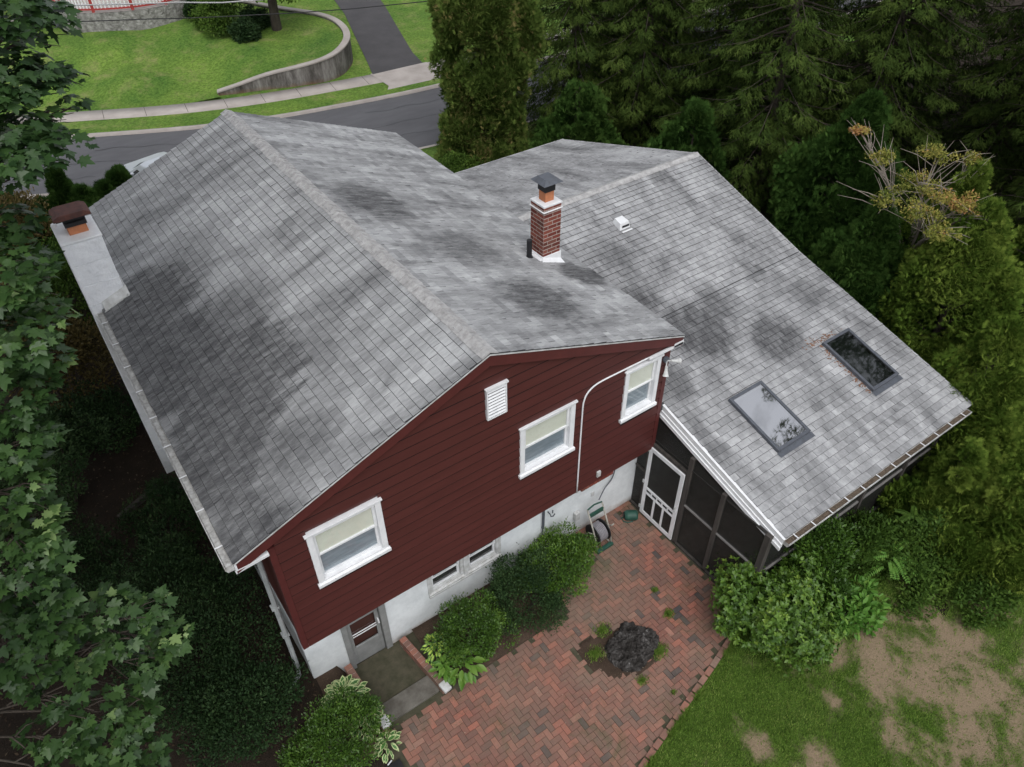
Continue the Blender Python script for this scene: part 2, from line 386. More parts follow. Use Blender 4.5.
hs = h.n('ShaderNodeHueSaturation'); hs.inputs['Saturation'].default_value = .22; h.l(sky.outputs[0], hs.inputs['Color'])
tc = h.n('ShaderNodeTexCoord')
cl = noise_n(h, 3.4, 9, .72, tc.outputs['Generated'], .3)
clr = ramp(h, cl, [(.38,(.40,.41,.42)),(.58,(1.5,1.5,1.52))])
mm = mixc(h, 1.0, hs.outputs[0], clr, 'MULTIPLY')
bg = h.n('ShaderNodeBackground'); bg.inputs['Strength'].default_value = .15; h.l(mm, bg.inputs['Color'])
wo = h.n('ShaderNodeOutputWorld'); h.l(bg.outputs[0], wo.inputs['Surface'])
sd = bpy.data.lights.new('sun', 'SUN'); sd.energy = .5; sd.angle = math.radians(35); sd.color = (1,.98,.95)
so = bpy.data.objects.new('sun', sd); link(so)
dirv = Vector((math.sin(SUN_AZ)*math.cos(SUN_EL), math.cos(SUN_AZ)*math.cos(SUN_EL), math.sin(SUN_EL)))
so.rotation_euler = dirv.to_track_quat('Z', 'Y').to_euler(); so.location = (0,0,40)
vs = scn.view_settings; vs.view_transform = 'Standard'; vs.look = 'None'; vs.gamma = 1; vs.exposure = .42
scn.render.engine = 'CYCLES'
scn.cycles.max_bounces = 6; scn.cycles.transparent_max_bounces = 12

# ------------------------------------------------------------------ terrain
def sstep(a, b, x):
    t = min(1, max(0, (x-a)/(b-a))); return t*t*(3-2*t)
def hg(x, y):
    z = .58*sstep(3.0, 10.0, y)
    if x < .45: z = max(z, .42*sstep(.45, .1, x)*sstep(-4.5, -1.2, y))
    z2 = .04*noise.noise(Vector((x*.7, y*.7, 3)))
    return z + z2*sstep(19, 17, y) - .03
CX = [-60,-20,-10,-4,1.12,5.86,9.08,14.43,20,30,45,90]
CY = [62,40,33.4,29.4,26.6,24.3,23.35,22.55,22.35,22.8,24.5,31]
def yc(x): return float(np.interp(x, CX, CY))
XS = np.unique(np.concatenate([np.linspace(-60,-16,12), np.arange(-16,36,.8), np.linspace(36,90,14)]))
def ycs(x):
    return sum(yc(x+d)*wt for d, wt in ((-1.6,.15),(-.8,.2),(0,.3),(.8,.2),(1.6,.15)))
def grid_sheet(name, xs, ys, zf, mat, kind='structure'):
    V = [(x, y, zf(x, y)) for y in ys for x in xs]; nx = len(xs)
    F = [(j*nx+i, j*nx+i+1, (j+1)*nx+i+1, (j+1)*nx+i) for j in range(len(ys)-1) for i in range(nx-1)]
    o = np_mesh(name, V, F, mat, smooth=True); tag(o, kind=kind); return o
gx = np.unique(np.concatenate([np.linspace(-300,-20,15), np.arange(-20,32,.5), np.linspace(32,400,16)]))
gy = np.unique(np.concatenate([np.linspace(-200,-14,10), np.arange(-14,20,.5), np.linspace(20,500,20)]))
gobj = grid_sheet('ground', gx, gy, hg, M['soil'])
gobj.name = 'ground'
def strip(name, xs, o0, o1, z0, z1, mat, n=1, kind='structure', skirt=0):
    """strip that follows the street: offsets o0..o1 from the far kerb line"""
    m = MB(); os_ = [o0+(o1-o0)*k/n for k in range(n+1)]; zs = [z0+(z1-z0)*k/n for k in range(n+1)]
    prof = list(zip(os_, zs))
    if skirt: prof = [(o0, z0-skirt)] + prof + [(o1, z1-skirt)]
    V = [(x, ycs(x)+o, z) for x in xs for o, z in prof]; k = len(prof)
    F = [(i*k+j, (i+1)*k+j, (i+1)*k+j+1, i*k+j+1) for i in range(len(xs)-1) for j in range(k-1)]
    o = np_mesh(name, V, F, mat); tag(o, kind=kind); return o
strip('street', XS, -5.45, 0, .60, .60, M['asphalt'], 2)
strip('kerb', XS, 0, .14, .72, .72, M['sidewalk'], 1, skirt=.2)
strip('near_kerb', XS, -5.6, -5.46, .71, .71, M['sidewalk'], 1, skirt=.2)
strip('grass_verge', XS, .145, 1.65, .70, .715, M['farlawn'], 2)
strip('pavement', XS, 1.6, 2.72, .735, .735, M['sidewalk'], 1, skirt=.1)
strip('front_verge', XS[XS > 4], -8.2, -5.6, .66, .70, M['farlawn'], 2, skirt=.1)
def hl(off): return .72 + .05*max(0, off-2.72)
xs2 = XS[(XS > -45)]
offs = [2.7,3.5,4.5,6,8,10,13,17,22,30,45,70]
V = [(x, ycs(x)+o, hl(o)) for x in xs2 for o in offs]; k = len(offs)
F = [(i*k+j, (i+1)*k+j, (i+1)*k+j+1, i*k+j+1) for i in range(len(xs2)-1) for j in range(k-1)]
tag(np_mesh('hillside_lawn', V, F, M['farlawn'], smooth=True), kind='structure')
m = MB(); rg_ = random.Random(12)
for (xa, xb, o0, amp) in ((-14,30,-2.65,.10),(2,9,-1.3,.25),(10.5,15.5,-3.9,.3),(12,17,-1.2,.2),(-3,1.5,-4,.3)):
    x = xa; pr = None
    while x < xb:
        o = o0+amp*noise.noise(Vector((x*.9, o0, 0)))*2; w_ = .012+.012*rg_.random(); q = (x, ycs(x)+o)
        if pr: m.add([(pr[0],pr[1]-w_,.605),(q[0],q[1]-w_,.605),(q[0],q[1]+w_,.605),(pr[0],pr[1]+w_,.605)], [(0,1,2,3)])
        pr = q; x += .3
tag(m.build('street_cracks', M['black']), kind='structure')
# pavement joints as thin dark strips, driveway and apron
m = MB()
for i in range(-8, 26):
    x = i*1.5; y = ycs(x); m.add([(x-.012, y+1.62, .7395), (x+.012, y+1.62, .7395), (x+.18, y+2.7, .7395), (x+.156, y+2.7, .7395)], [(0,1,2,3)])
tag(m.build('pavement_joints', M['concrete']), kind='structure')
dl = [(14.15,25.25),(14.6,26.6),(15.5,29.5),(16.6,33),(17.6,37.5),(19,45)]; dr = [(16.75,25.2),(17.0,26.6),(17.9,29.5),(19.0,33),(20.2,37.5),(22,45)]
m = MB(); vv = []
for (a, b), (c, d) in zip(dl, dr):
    for t in (0,.33,.66,1):
        x = a+(c-a)*t; y = b+(d-b)*t; vv.append((x, y, max(.745, hl(y-ycs(x))+.03)))
m.add(vv, [(i*4+j, i*4+j+1, (i+1)*4+j+1, (i+1)*4+j) for i in range(5) for j in range(3)])
tag(m.build('driveway', M['drive']), kind='structure')
m = MB(); m.add([(13.4,ycs(13.4)-.02,.625),(17.9,ycs(17.9)-.02,.625),(17.2,ycs(17.2)+1.0,.742),(14.1,ycs(14.1)+1.0,.742),(16.95,ycs(17)+2.76,.752),(14.1,ycs(14.1)+2.76,.752)], [(0,1,2,3),(3,2,4,5)])
tag(m.build('driveway_apron', M['sidewalk']), kind='structure')
# raised lawn behind the curved retaining wall
WP = [(7.6,26.95,.82),(8.5,26.65,1.02),(9.7,26.35,1.28),(10.9,25.95,1.45),(12.0,25.75,1.58),(12.9,25.95,1.68),(13.7,26.6,1.76),(14.3,27.5,1.82),(14.65,28.7,1.88),(14.7,30,1.92),(14.3,31.3,1.95),(13.2,33,2.0),(12.0,35,2.1)]
def smooth_pts(pts, n=4):
    out = []
    for i in range(len(pts)-1):
        p0 = Vector(pts[max(i-1,0)]); p1 = Vector(pts[i]); p2 = Vector(pts[i+1]); p3 = Vector(pts[min(i+2,len(pts)-1)])
        for k in range(n):
            t = k/n; out.append(.5*((2*p1)+(p2-p0)*t+(2*p0-5*p1+4*p2-p3)*t*t+(3*p1-p0-3*p2+p3)*t**3))
    out.append(Vector(pts[-1])); return out
WPs = smooth_pts(WP, 4)
lawn_ctrl = [tuple(p) for p in WPs[::3]] + [(x, ycs(x)+2.9, .74) for x in np.arange(-14, 7.5, 1.2)] + [(5,34,2.0),(2,34.5,2.0),(8.5,33.4,2.0),(10,36,2.1),(5,30,1.35),(10,29.5,1.75),(0,32,1.4),(-8,38,1.3),(5,44,2.6),(13,42,2.6),(-8,48,2.2)]
LC = np.array(lawn_ctrl)
def hp(x, y):
    d = (LC[:,0]-x)**2 + (LC[:,1]-y)**2 + .02; wgt = 1/d**1.6; return float((wgt*LC[:,2]).sum()/wgt.sum())
poly = [(p.x, p.y) for p in WPs] + [(13,42),(12,50),(-14,50),(-16,44)] + [(x, ycs(x)+2.74) for x in np.arange(-14, 7.6, 1.2)]
pts2 = [Vector(p) for p in poly]; nb_ = len(pts2); 
def inside(x, y):
    c = False; j = len(poly)-1
    for i in range(len(poly)):
        xi, yi = poly[i]; xj, yj = poly[j]
        if (yi > y) != (yj > y) and x < (xj-xi)*(y-yi)/(yj-yi)+xi: c = not c
        j = i
    return c
for x in np.arange(-15, 15, .7):
    for y in np.arange(25, 50, .7):
        px, py = x+random.uniform(-.1,.1), y+random.uniform(-.1,.1)
        if inside(px, py) and min((px-a)**2+(py-b)**2 for a, b in poly) > .1: pts2.append(Vector((px, py)))
r = geometry.delaunay_2d_cdt(pts2, [(i, (i+1) % nb_) for i in range(nb_)], [list(range(nb_))], 1, 1e-4)
wz = {(round(p.x,3), round(p.y,3)): p.z for p in WPs}
V = [(v.x, v.y, wz.get((round(v.x,3), round(v.y,3)), hp(v.x, v.y))-.02) for v in r[0]]
tag(np_mesh('raised_lawn', V, [f for f in r[2] if len(f) == 3], M['farlawn'], smooth=True), kind='structure')
# near lawn (front right) with bare patches
PE = [(-.6,-1.6),(1.2,-2.9),(2.6,-4.35),(3.81,-4.02),(6.09,-3.46),(7.0,-3.2),(7.4,-2.98)]   # patio edge, left to right
BARE = [(8.8,-5.4,1.75),(9.8,-6.5,2.0),(8.5,-6.8,1.1),(8.3,-4.6,.75),(9.9,-4.9,.8),(9.6,-4.75,.42),(9.1,-5.6,.7),(7.4,-5.1,.28),(10.2,-5.3,.35),(5.7,-4.9,.3),(6.3,-5.6,.5),(10.0,-6.2,.4),(10.6,-4.4,.3),(9.6,-7.2,.7),(11.2,-5.6,.4)]
def bare(x, y):
    n = .55*noise.noise(Vector((x*1.5, y*1.5, 0))) + .35*noise.noise(Vector((x*5, y*5, 7))) + .25*noise.noise(Vector((x*14, y*14, 2)))
    b = 0
    for bx, by, br in BARE: b = max(b, 1-math.hypot(x-bx, y-by)/br*.62)
    b = max(b, .2)
    return .93*sstep(.36, .98, b + n*.9)
lx = np.arange(1.5, 18, .09); ly = np.arange(-12, -2.3, .09)
V = []; att = []
for y in ly:
    for x in lx:
        V.append((x, y, .0+.012*noise.noise(Vector((x*2, y*2, 0))))); att.append(1-bare(x, y))
nx = len(lx); F = []
pey = lambda x: float(np.interp(x, [p[0] for p in PE], [p[1] for p in PE]))
for j in range(len(ly)-1):
    for i in range(nx-1):
        xm, ym = lx[i]+.045, ly[j]+.045
        if xm < 7.5 and ym > pey(xm)+.05: continue
        F.append((j*nx+i, j*nx+i+1, (j+1)*nx+i+1, (j+1)*nx+i))
lawn = np_mesh('lawn', V, F, M['lawn'], smooth=True); tag(lawn, kind='structure')
a = lawn.data.attributes.new('grass', 'FLOAT', 'POINT'); a.data.foreach_set('value', np.array(att, dtype=np.float32))
rng = np.random.default_rng(5)
def blades(name, pts, hgt, label=None, mat='blade', wid=.006, seed=1, tone0=.5):
    rg = np.random.default_rng(seed); n = len(pts); Pn = np.array(pts)
    an = rg.uniform(0, 2*PI, n); hh = rg.uniform(.5, 1.2, n)*hgt; lean = rg.uniform(.2, 1.1, n)
    dx, dy = np.cos(an), np.sin(an); wv = wid*rg.uniform(.7, 1.6, n)
    base = Pn; v0 = base + np.c_[-dy*wv, dx*wv, np.zeros(n)]; v1 = base - np.c_[-dy*wv, dx*wv, np.zeros(n)]
    v2 = base + np.c_[dx*hh*lean*.6, dy*hh*lean*.6, hh]
    V = np.stack([v0, v1, v2], 1).reshape(-1, 3); F = np.arange(3*n).reshape(-1, 3)
    o = np_mesh(name, V, F, M[mat], tone=np.clip(rg.normal(tone0, .2, n), 0, 1)); return o
bl = []
while len(bl) < 190000:
    x = random.uniform(3.6, 13.5); y = random.uniform(-8.6, -2.9)
    if x < 7.5 and y > pey(x)-.02: continue
    if x*.55 + (-y) > 14.2: continue
    if random.random() < (1-bare(x, y))**1.15+.02: bl.append((x, y, 0))
tag(blades('grass', bl, .045), 'short patchy green grass on the lawn in front of the porch', 'grass', kind='stuff')

eg = []
for a, b in zip(PE[:-1], PE[1:]):
    for k in range(int(math.dist(a, b)*1600)):
        t = random.random(); q = random.gauss(-.035, .022); d_ = Vector((b[0]-a[0], b[1]-a[1])).normalized()
        if noise.noise(Vector((a[0]+(b[0]-a[0])*t, 4, 1))*2.5) < -.15: continue
        eg.append((a[0]+(b[0]-a[0])*t-d_.y*q, a[1]+(b[1]-a[1])*t+d_.x*q, 0))
tag(blades('edge_grass', eg, .11, seed=4, wid=.005), 'longer grass creeping over the slanted brick edge of the patio', 'grass', kind='stuff')
# ------------------------------------------------------------------ patio
root = None
def in_stump(x, y): return ((x-5.05)/.50)**2 + ((y+2.27)/.48)**2 < 1 or (abs(x-4.62) < .42 and abs(y+1.95) < .32)
m = MB(); LX = 7.44; B = .1015
def brick_top(m, x0, x1, y0, y1, z, tone):
    g = .0035; m.box(x0+g, x1-g, y0+g, y1-g, z-.05, z, tone)
def patio_ok(x0, x1, y0, y1):
    xc, y_ = (x0+x1)/2, (y0+y1)/2
    if y0 < max(pey(x0), pey(x1))+.05 : return False
    if y1 > .40 or x1 > 7.46 or x0 < .62: return False
    if x0 < 1.9 and y1 > -.92: return False
    if 1.9 <= x0 < 5.75 and y1 > -.35 + (-.62 if x0 < 4.6 else 0): return False   # planting bed
    if in_stump(xc, y_): return False
    return True
for j in range(-60, 60):
    for i in range(-60, 80):
        # herringbone: two bricks per cell along the diagonal
        for hv in (0, 1):
            k = i*1
            x = (j + 4*0)*B; 
            # classic 90 degree herringbone with 2x1 bricks
            gx_, gy_ = i, j
            s = (gx_ + gy_) % 4 if False else (gx_ - gy_) % 4
            if hv == 0 and s == 0: x0, x1, y0, y1 = gx_*B, (gx_+2)*B, gy_*B, (gy_+1)*B
            elif hv == 1 and s == 3: x0, x1, y0, y1 = gx_*B, (gx_+1)*B, gy_*B, (gy_+2)*B
            else: continue
            if x0 < -.2 or x0 > 7.6 or y0 < -4.6 or y0 > .5: continue
            if not patio_ok(x0, x1, y0, y1): continue
            t = random.random()**1.35
            if random.random() < .05: t = .0
            z = .012 + .010*noise.noise(Vector((x0*1.3, y0*1.3, 0))) + random.uniform(-.0025, .0025)
            brick_top(m, x0, x1, y0, y1, z, .22+.72*t if t > 0 else 0)
# soldier edge along the slanted front
for a, b in zip(PE[:-1], PE[1:]):
    A = Vector((a[0], a[1], .029)); Bv = Vector((b[0], b[1], .029)); L = (Bv-A).length; n = max(1, int(L/.203))
    for k in range(n):
        p0 = A.lerp(Bv, k/n) ; p1 = A.lerp(Bv, (k+1)/n-.015)
        nrm = Vector((-(Bv-A).y, (Bv-A).x, 0)).normalized()*.055
        m.beam(p0+nrm-Vector((0,0,.022)), p1+nrm-Vector((0,0,.022)), .1, .05, tone=.45+random.random()*.55)
# course along the house wall, right end
for k in range(8):
    m.box(5.80+k*.205, 5.80+k*.205+.198, .30, .395, -.03, .02, .35+random.random()*.4)
po = m.build('patio', M['paver'], bevel=0); tag(po, kind='structure')
m = MB(); m.add([(p[0], p[1]+.02, -.006) for p in PE] + [(7.45,-2.9,-.006),(7.45,.41,-.006),(-.6,.41,-.006)], [tuple(range(len(PE)+3))])
tag(m.build('patio_sand_bed', M['joint']), kind='structure')
# planting bed soil mounds
def mound(name, poly, z, mat, n=.13):
    xs = np.arange(min(p[0] for p in poly), max(p[0] for p in poly)+n, n); ys = np.arange(min(p[1] for p in poly), max(p[1] for p in poly)+n, n)
    def ins(x, y):
        c = False; j = len(poly)-1
        for i in range(len(poly)):
            xi, yi = poly[i]; xj, yj = poly[j]
            if (yi > y) != (yj > y) and x < (xj-xi)*(y-yi)/(yj-yi)+xi: c = not c
            j = i
        return c
    V = []; 
    for y in ys:
        for x in xs: V.append((x, y, (z if ins(x, y) else -.05) + .04*noise.noise(Vector((x*3, y*3, 5)))))
    k = len(xs); F = [(j*k+i, j*k+i+1, (j+1)*k+i+1, (j+1)*k+i) for j in range(len(ys)-1) for i in range(k-1)]
    o = np_mesh(name, V, F, mat, smooth=True); tag(o, kind='structure'); return o
mound('bed_soil', [(1.95,.5),(1.95,-.85),(2.6,-1.05),(4.4,-.95),(4.7,-.3),(5.55,-.2),(5.7,.5)], .10, M['bed'])
mound('left_bed_soil', [(-1.5,.6),(.5,.6),(.5,-1.1),(.1,-1.35),(-1.5,-1.6)], .36, M['bed'])
mound('stump_bed_soil', [(4.25,-1.65),(4.8,-1.6),(5.45,-1.95),(5.6,-2.4),(5.25,-2.8),(4.6,-2.7),(4.2,-2.2)], .012, M['bed'], .07)
# landing and step
m = MB(); m.box(.60,1.72,-.52,.40,-.2,-.035); o = m.build('door_landing', M['concrete'], bevel=.01); tag(o, kind='structure')
m = MB(); m.box(.60,1.78,-.90,-.525,-.2,.045); o = m.build('step_slab', M['concrete'], bevel=.015); tag(o, kind='structure')

# brick garden walls beside the landing
def brick_run(name, p0, p1, w, z0, z1, label, endwhite=True):
    root = empty(name, (p0[0], p0[1], z0), label, 'garden wall', 'low brick walls beside the back door')
    d = (Vector(p1)-Vector(p0)).to_2d(); L = d.length; d.normalize(); nrm = Vector((-d.y, d.x))
    b = PB(); core = PB(); rows = max(1, round((z1-z0)/.07))
    def pt(s, t, z): q = Vector(p0[:2])+d*s+nrm*t; return (q.x, q.y, z)
    core.beam(pt(.01,0,(z0+z1)/2-.004), pt(L-.01,0,(z0+z1)/2-.004), w-.012, z1-z0-.008)
    for r_ in range(rows):
        z = z0+(r_+.5)*(z1-z0)/rows; top = r_ == rows-1
        n = int(L/(.105 if top else .205))
        for k in range(n):
            s0 = k*L/n+.004+(0.1 if (r_ % 2 and not top) else 0); s1 = min(L, (k+1)*L/n-.004+(0.1 if (r_ % 2 and not top) else 0))
            b.beam(pt(s0,0,z), pt(s1,0,z), w+random.uniform(-.004,.004), (z1-z0)/rows-.008, tone=.2+.7*random.random())
    core.part('mortar', M['mortar'] if endwhite else M['joint'], root); b.part('brick', M['paver'], root)
    e = PB(); e.beam(pt(L-.1,0,z1+.012), pt(L+.1,0,z1+.012), w+.02, .07); e.part('end_stone', M['offwhite'], root, bevel=.012)
brick_run('garden_wall', (1.70,.30,-.1), (1.86,-.98,-.1), .13, -.1, .20, 'low weathered brick wall between back door landing and yellow hostas')
brick_run('garden_wall', (.60,.28,-.1), (.66,-1.02,-.1), .13, -.1, .42, 'low brick wall left of the back door landing behind the white edged hostas')

# ------------------------------------------------------------------ house
HX, OV, ZB, L_ = 7.463, .403, 2.054, 10.43
house = empty('house', (0,0,0), 'dark red clapboard house with grey shingle gable roof over white painted lower storey', 'house')
XR, ZR, XL, ZE, XRE, ZRE, OH = 3.602, 6.401, -.470, 4.824, 7.689, 4.855, .10
def roofz(x): return ZE+(x-XL)*(ZR-ZE)/(XR-XL) if x < XR else ZRE+(XRE-x)*(ZR-ZRE)/(XRE-XR)
W1 = (.52,1.64,3.42,4.55); W2 = (4.19,5.29,3.42,4.50); W3 = (6.44,7.24,3.44,4.56)
# upper wall behind the boards, as polygon with windows cut as cells
def cells(x0, x1, z0, z1, holes):
    xs = sorted({x0, x1} | {c for hh in holes for c in hh[:2]}); zs = sorted({z0, z1} | {c for hh in holes for c in hh[2:4]})
    for i in range(len(xs)-1):
        for j in range(len(zs)-1):
            xm, zm = (xs[i]+xs[i+1])/2, (zs[j]+zs[j+1])/2
            if any(a < xm < b and c < zm < d for a, b, c, d in holes): continue
            yield xs[i], xs[i+1], zs[j], zs[j+1]
m = MB()
for a, b, c, d in cells(0, HX, ZB+.01, 4.70, [W1, W2, W3]): m.box(a, b, .02, .16, c, d)
m.add([(0,.02,4.70),(HX,.02,4.70),(HX,.02,roofz(HX)-.12),(XR,.02,ZR-.14),(0,.02,roofz(0)-.12),
       (0,.16,4.70),(HX,.16,4.70),(HX,.16,roofz(HX)-.12),(XR,.16,ZR-.14),(0,.16,roofz(0)-.12)], [(0,1,2,3,4),(9,8,7,6,5)])
m.box(0,.15,.17,L_-.15,ZB+.12,4.9); m.box(HX-.15,HX,.41,L_-.15,ZB+.12,4.75); m.box(0,HX,L_-.25,L_-.1,.3,4.75)
m.add([(0,L_-.1,4.75),(HX,L_-.1,4.75),(HX,L_-.1,roofz(HX)-.12),(XR,L_-.1,ZR-.14),(0,L_-.1,roofz(0)-.12)], [(4,3,2,1,0)])
m.box(.01,HX-.01,.165,OV+.1,ZB,ZB+.12)
m.build('wall', M['red'], house)
# clapboards
m = MB(); gm = MB(); z = ZB; ex = .203; HO = [W1, W2, W3, (3.54,3.92,5.09,5.70)]
while z < 6.3:
    z1 = z+ex
    segs = [(0.075, HX-.075)]
    # clip under the rake
    def xr_at(zz):
        zz += .16
        lo = max(.075, XL+(zz-ZE)*(XR-XL)/(ZR-ZE)) if zz > ZE else .075
        hi = min(HX-.075, XRE-(zz-ZRE)*(XRE-XR)/(ZR-ZRE)) if zz > ZRE else HX-.075
        return lo, hi
    lo, hi = xr_at(z); lo1, hi1 = xr_at(z1)
    if hi-lo < .1: break
    segs = [(lo, hi)]
    for a, b, c, d in HO:
        if c < z1-.02 and d > z+.02:
            ns = []
            for s, t in segs:
                if a > s and b < t: ns += [(s, a), (b, t)]
                else: ns.append((s, t))
            segs = ns
    for s, t in segs:
        s1 = s if s > lo+.001 else min(lo1, t-.01); t1 = t if t < hi-.001 else max(hi1, s+.01)
        jo = random.uniform(-.0015,.0015)
        q = (z1-.036-z)/ex; sm, tm = s+(s1-s)*q, t+(t1-t)*q
        m.add([(s,-.028+jo,z),(t,-.028+jo,z),(tm,-.010,z1-.036),(sm,-.010,z1-.036),(t1,.012,z1+.004),(s1,.012,z1+.004),(s,.02,z),(t,.02,z)], [(0,1,2,3),(0,6,7,1)])
        gm.add([(tm,-.010,z1-.036),(sm,-.010,z1-.036),(s1,.012,z1+.004),(t1,.012,z1+.004)], [(1,0,3,2)])  # dark strip paints the shade line under each board lap
    z = z1
m.build('clapboard_siding', M['red'], house); gm.build('lap_shade_strip', M['lapshade'], house)
m = MB(); m.box(-.022,.072,-.024,.10,ZB-.01,4.66); m.box(HX-.072,HX+.022,-.024,.10,ZB-.01,4.66)
m.build('corner_board', M['redtrim'], house, split=True)
# lower masonry wall
DOOR = (.71,1.51,-.06,1.96); WA = (2.45,3.16,.86,1.60); WB = (3.26,3.97,.86,1.60)
m = MB()
for a, b, c, d in cells(.02, HX+.06, -.3, ZB-.002, [DOOR, WA, WB]): m.box(a, b, OV, OV+.22, c, d)
m.box(.03,.2,OV+.22,L_-.15,.0,ZB+.12); m.box(HX-.15,HX,OV+.22,L_-.15,0,ZB+.12)
m.build('masonry_wall', M['masonry'], house)
m = MB(); m.box(.2,HX-.2,OV+.9,OV+.95,-.2,ZB); m.box(.2,HX-.2,OV+.25,OV+.9,-.2,-.1); m.build('interior_panel', M['interior'], house)
# red brick ledge under the siding at the right
m = MB()
for k in range(8):
    m.box(5.62+k*.1, 5.62+k*.1+.088, -.03, .10, ZB-.075, ZB-.004, .3+.5*random.random())
m.box(5.615,6.415,-.018,.09,ZB-.074,ZB-.003,.9)
m.build('brick_ledge', M['brickred'], house)
# rake boards + thin white drip edge
def rake(m, y0, y1, dz0, dz1, e=0.0):
    for (xa, za, xb, zb) in ((XL-e, ZE-e*.38, XR, ZR), (XR, ZR, XRE+e, ZRE-e*.38)):
        m.add([(xa,y0,za+dz0),(xb,y0,zb+dz0),(xb,y0,zb+dz1),(xa,y0,za+dz1),(xa,y1,za+dz0),(xb,y1,zb+dz0),(xb,y1,zb+dz1),(xa,y1,za+dz1)],
              [(0,1,2,3),(7,6,5,4),(0,4,5,1),(3,2,6,7),(0,3,7,4),(1,5,6,2)])
m = MB(); rake(m, -OH+.012, -.02, -.235, -.03); rake(m, L_-.1, L_-.02, -.235, -.03); m.build('rake_board', M['redtrim'], house, split=True)
m = MB(); rake(m, -OH-.004, -OH+.03, -.036, -.012); m.build('drip_edge', M['offwhite'], house)
# roof
roof = MB()
rv = []
for y in (-OH, L_): rv += [(XL,y,ZE-.03),(XR,y,ZR-.03),(XRE,y,ZRE-.03),(XL,y,ZE-.005),(XR,y,ZR-.005),(XRE,y,ZRE-.005)]
roof.add(rv, [(3,4,10,9),(4,5,11,10),(0,6,7,1),(1,7,8,2),(0,1,4,3),(1,2,5,4),(0,3,9,6),(2,8,11,5),(6,9,10,7),(7,10,11,8)])
rf = roof.build('roof', M['underlay'], house)
def shingles(name, O, u, v, nrm, ulen, vlen, mat, parent, seed, tabw=.305, ex=.143, mask=None, thick=.016, cham=.007, gap=.005, sig=.15, holes=()):
    rg = random.Random(seed); O = Vector(O); u = Vector(u).normalized(); v = Vector(v).normalized(); nrm = Vector(nrm).normalized()
    m = MB(); rows = math.ceil(vlen/ex); j0 = 0
    for r_ in range(rows):
        v0 = r_*ex; v1 = min(vlen, v0+ex+.012)
        off = (r_ % 2)*tabw/2 + rg.uniform(-.012,.012) + (r_ % 3)*.01
        k = -1; rt = rg.uniform(-.08,.08)
        drift = .006*math.sin(r_*.7)
        while True:
            u0 = k*tabw+off; u1 = u0+tabw-gap; k += 1
            if u0 > ulen: break
            u0 = max(0, u0); u1 = min(ulen, u1)
            if u1-u0 < .015: continue
            if mask and not mask(*(O+u*((u0+u1)/2)+v*((v0+v1)/2))): continue
            ym = (O+v*((v0+v1)/2)).y; pieces = [(u0, u1)]
            for (ha, hb, hc, hd) in holes:
                if hc+.02 < ym < hd-.02:
                    A_, B_ = ha+.02-O.x, hb-.02-O.x
                    pieces = [q for p_ in pieces for q in ((p_[0], min(p_[1], A_)), (max(p_[0], B_), p_[1])) if q[1]-q[0] > .01] if any(p_[1] > A_ and p_[0] < B_ for p_ in pieces) else pieces
            vv0 = v0 + rg.uniform(-.004,.004)+drift; t = thick*rg.uniform(.7,1.4)
            tone = min(1, max(.1, rg.gauss(.55,sig)+rt))
            for u0_, u1_ in pieces:
                a = O+u*u0_+v*vv0; b = O+u*u1_+v*vv0; c = O+u*u1_+v*v1; d = O+u*u0_+v*v1
                m.add([a-v*cham+nrm*.0045, b-v*cham+nrm*.0045, b+nrm*t, a+nrm*t, c+nrm*.0025, d+nrm*.0025], [(3,2,4,5)], tone)
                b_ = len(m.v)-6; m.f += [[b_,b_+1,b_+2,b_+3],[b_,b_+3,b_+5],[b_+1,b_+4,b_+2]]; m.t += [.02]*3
    return m.build(name, mat, parent)
sl = Vector((XR-XL, 0, ZR-ZE)); nl = Vector((-(ZR-ZE), 0, XR-XL)); vl = sl.length
shingles('shingles', (XL-.01,-OH-.005,ZE), (0,1,0), sl, nl, L_+OH, vl, M['shing_main'], rf, 3,
         mask=lambda x, y, z: not (x < .02 and 6.75 < y < 7.62))
sr = Vector((XR-XRE, 0, ZR-ZRE)); nr = Vector((ZR-ZRE, 0, XRE-XR))
shingles('shingles', (XRE+.01,-OH-.005,ZRE), (0,1,0), sr, nr, L_+OH, sr.length, M['shing_main'], rf, 4, cham=.002, gap=.005, sig=.24, thick=.012,
         mask=lambda x, y, z: not (6.78 < x < 7.2 and 2.85 < y < 3.27))
def ridge_caps(name, p0, p1, w, dzl, dzr, side, mat, parent, step=.14):
    m = MB(); p0 = Vector(p0); p1 = Vector(p1); d = (p1-p0); n = int(d.length/step); d.normalize(); side = Vector(side)
    rg = random.Random(9)
    for k in range(n+1):
        a = p0+d*(k*step+rg.uniform(-.008,.008)); b = a+d*(step*1.9); jl = rg.uniform(-.01,.01)
        tone = rg.random()
        vs = []
        for q, t in ((a, .030), (b, .010)):
            for s_, dz in ((-w+jl, -dzl*w), (-w*.5, -dzl*w*.45), (0, 0.012), (w*.5, -dzr*w*.45), (w+jl, -dzr*w)):
                vs.append(q+side*s_+Vector((0,0,dz+t)))
        base = [v-Vector((0,0,.02)) for v in vs[:5]]
        m.add(vs+base, [(0,1,6,5),(1,2,7,6),(2,3,8,7),(3,4,9,8),(10,11,1,0),(11,12,2,1),(12,13,3,2),(13,14,4,3)], tone)
    return m.build(name, mat, parent)
ridge_caps('ridge_cap', (XR,-OH-.01,ZR), (XR,L_-.15,ZR), .135, .387, .378, (1,0,0), M['cap'], rf)

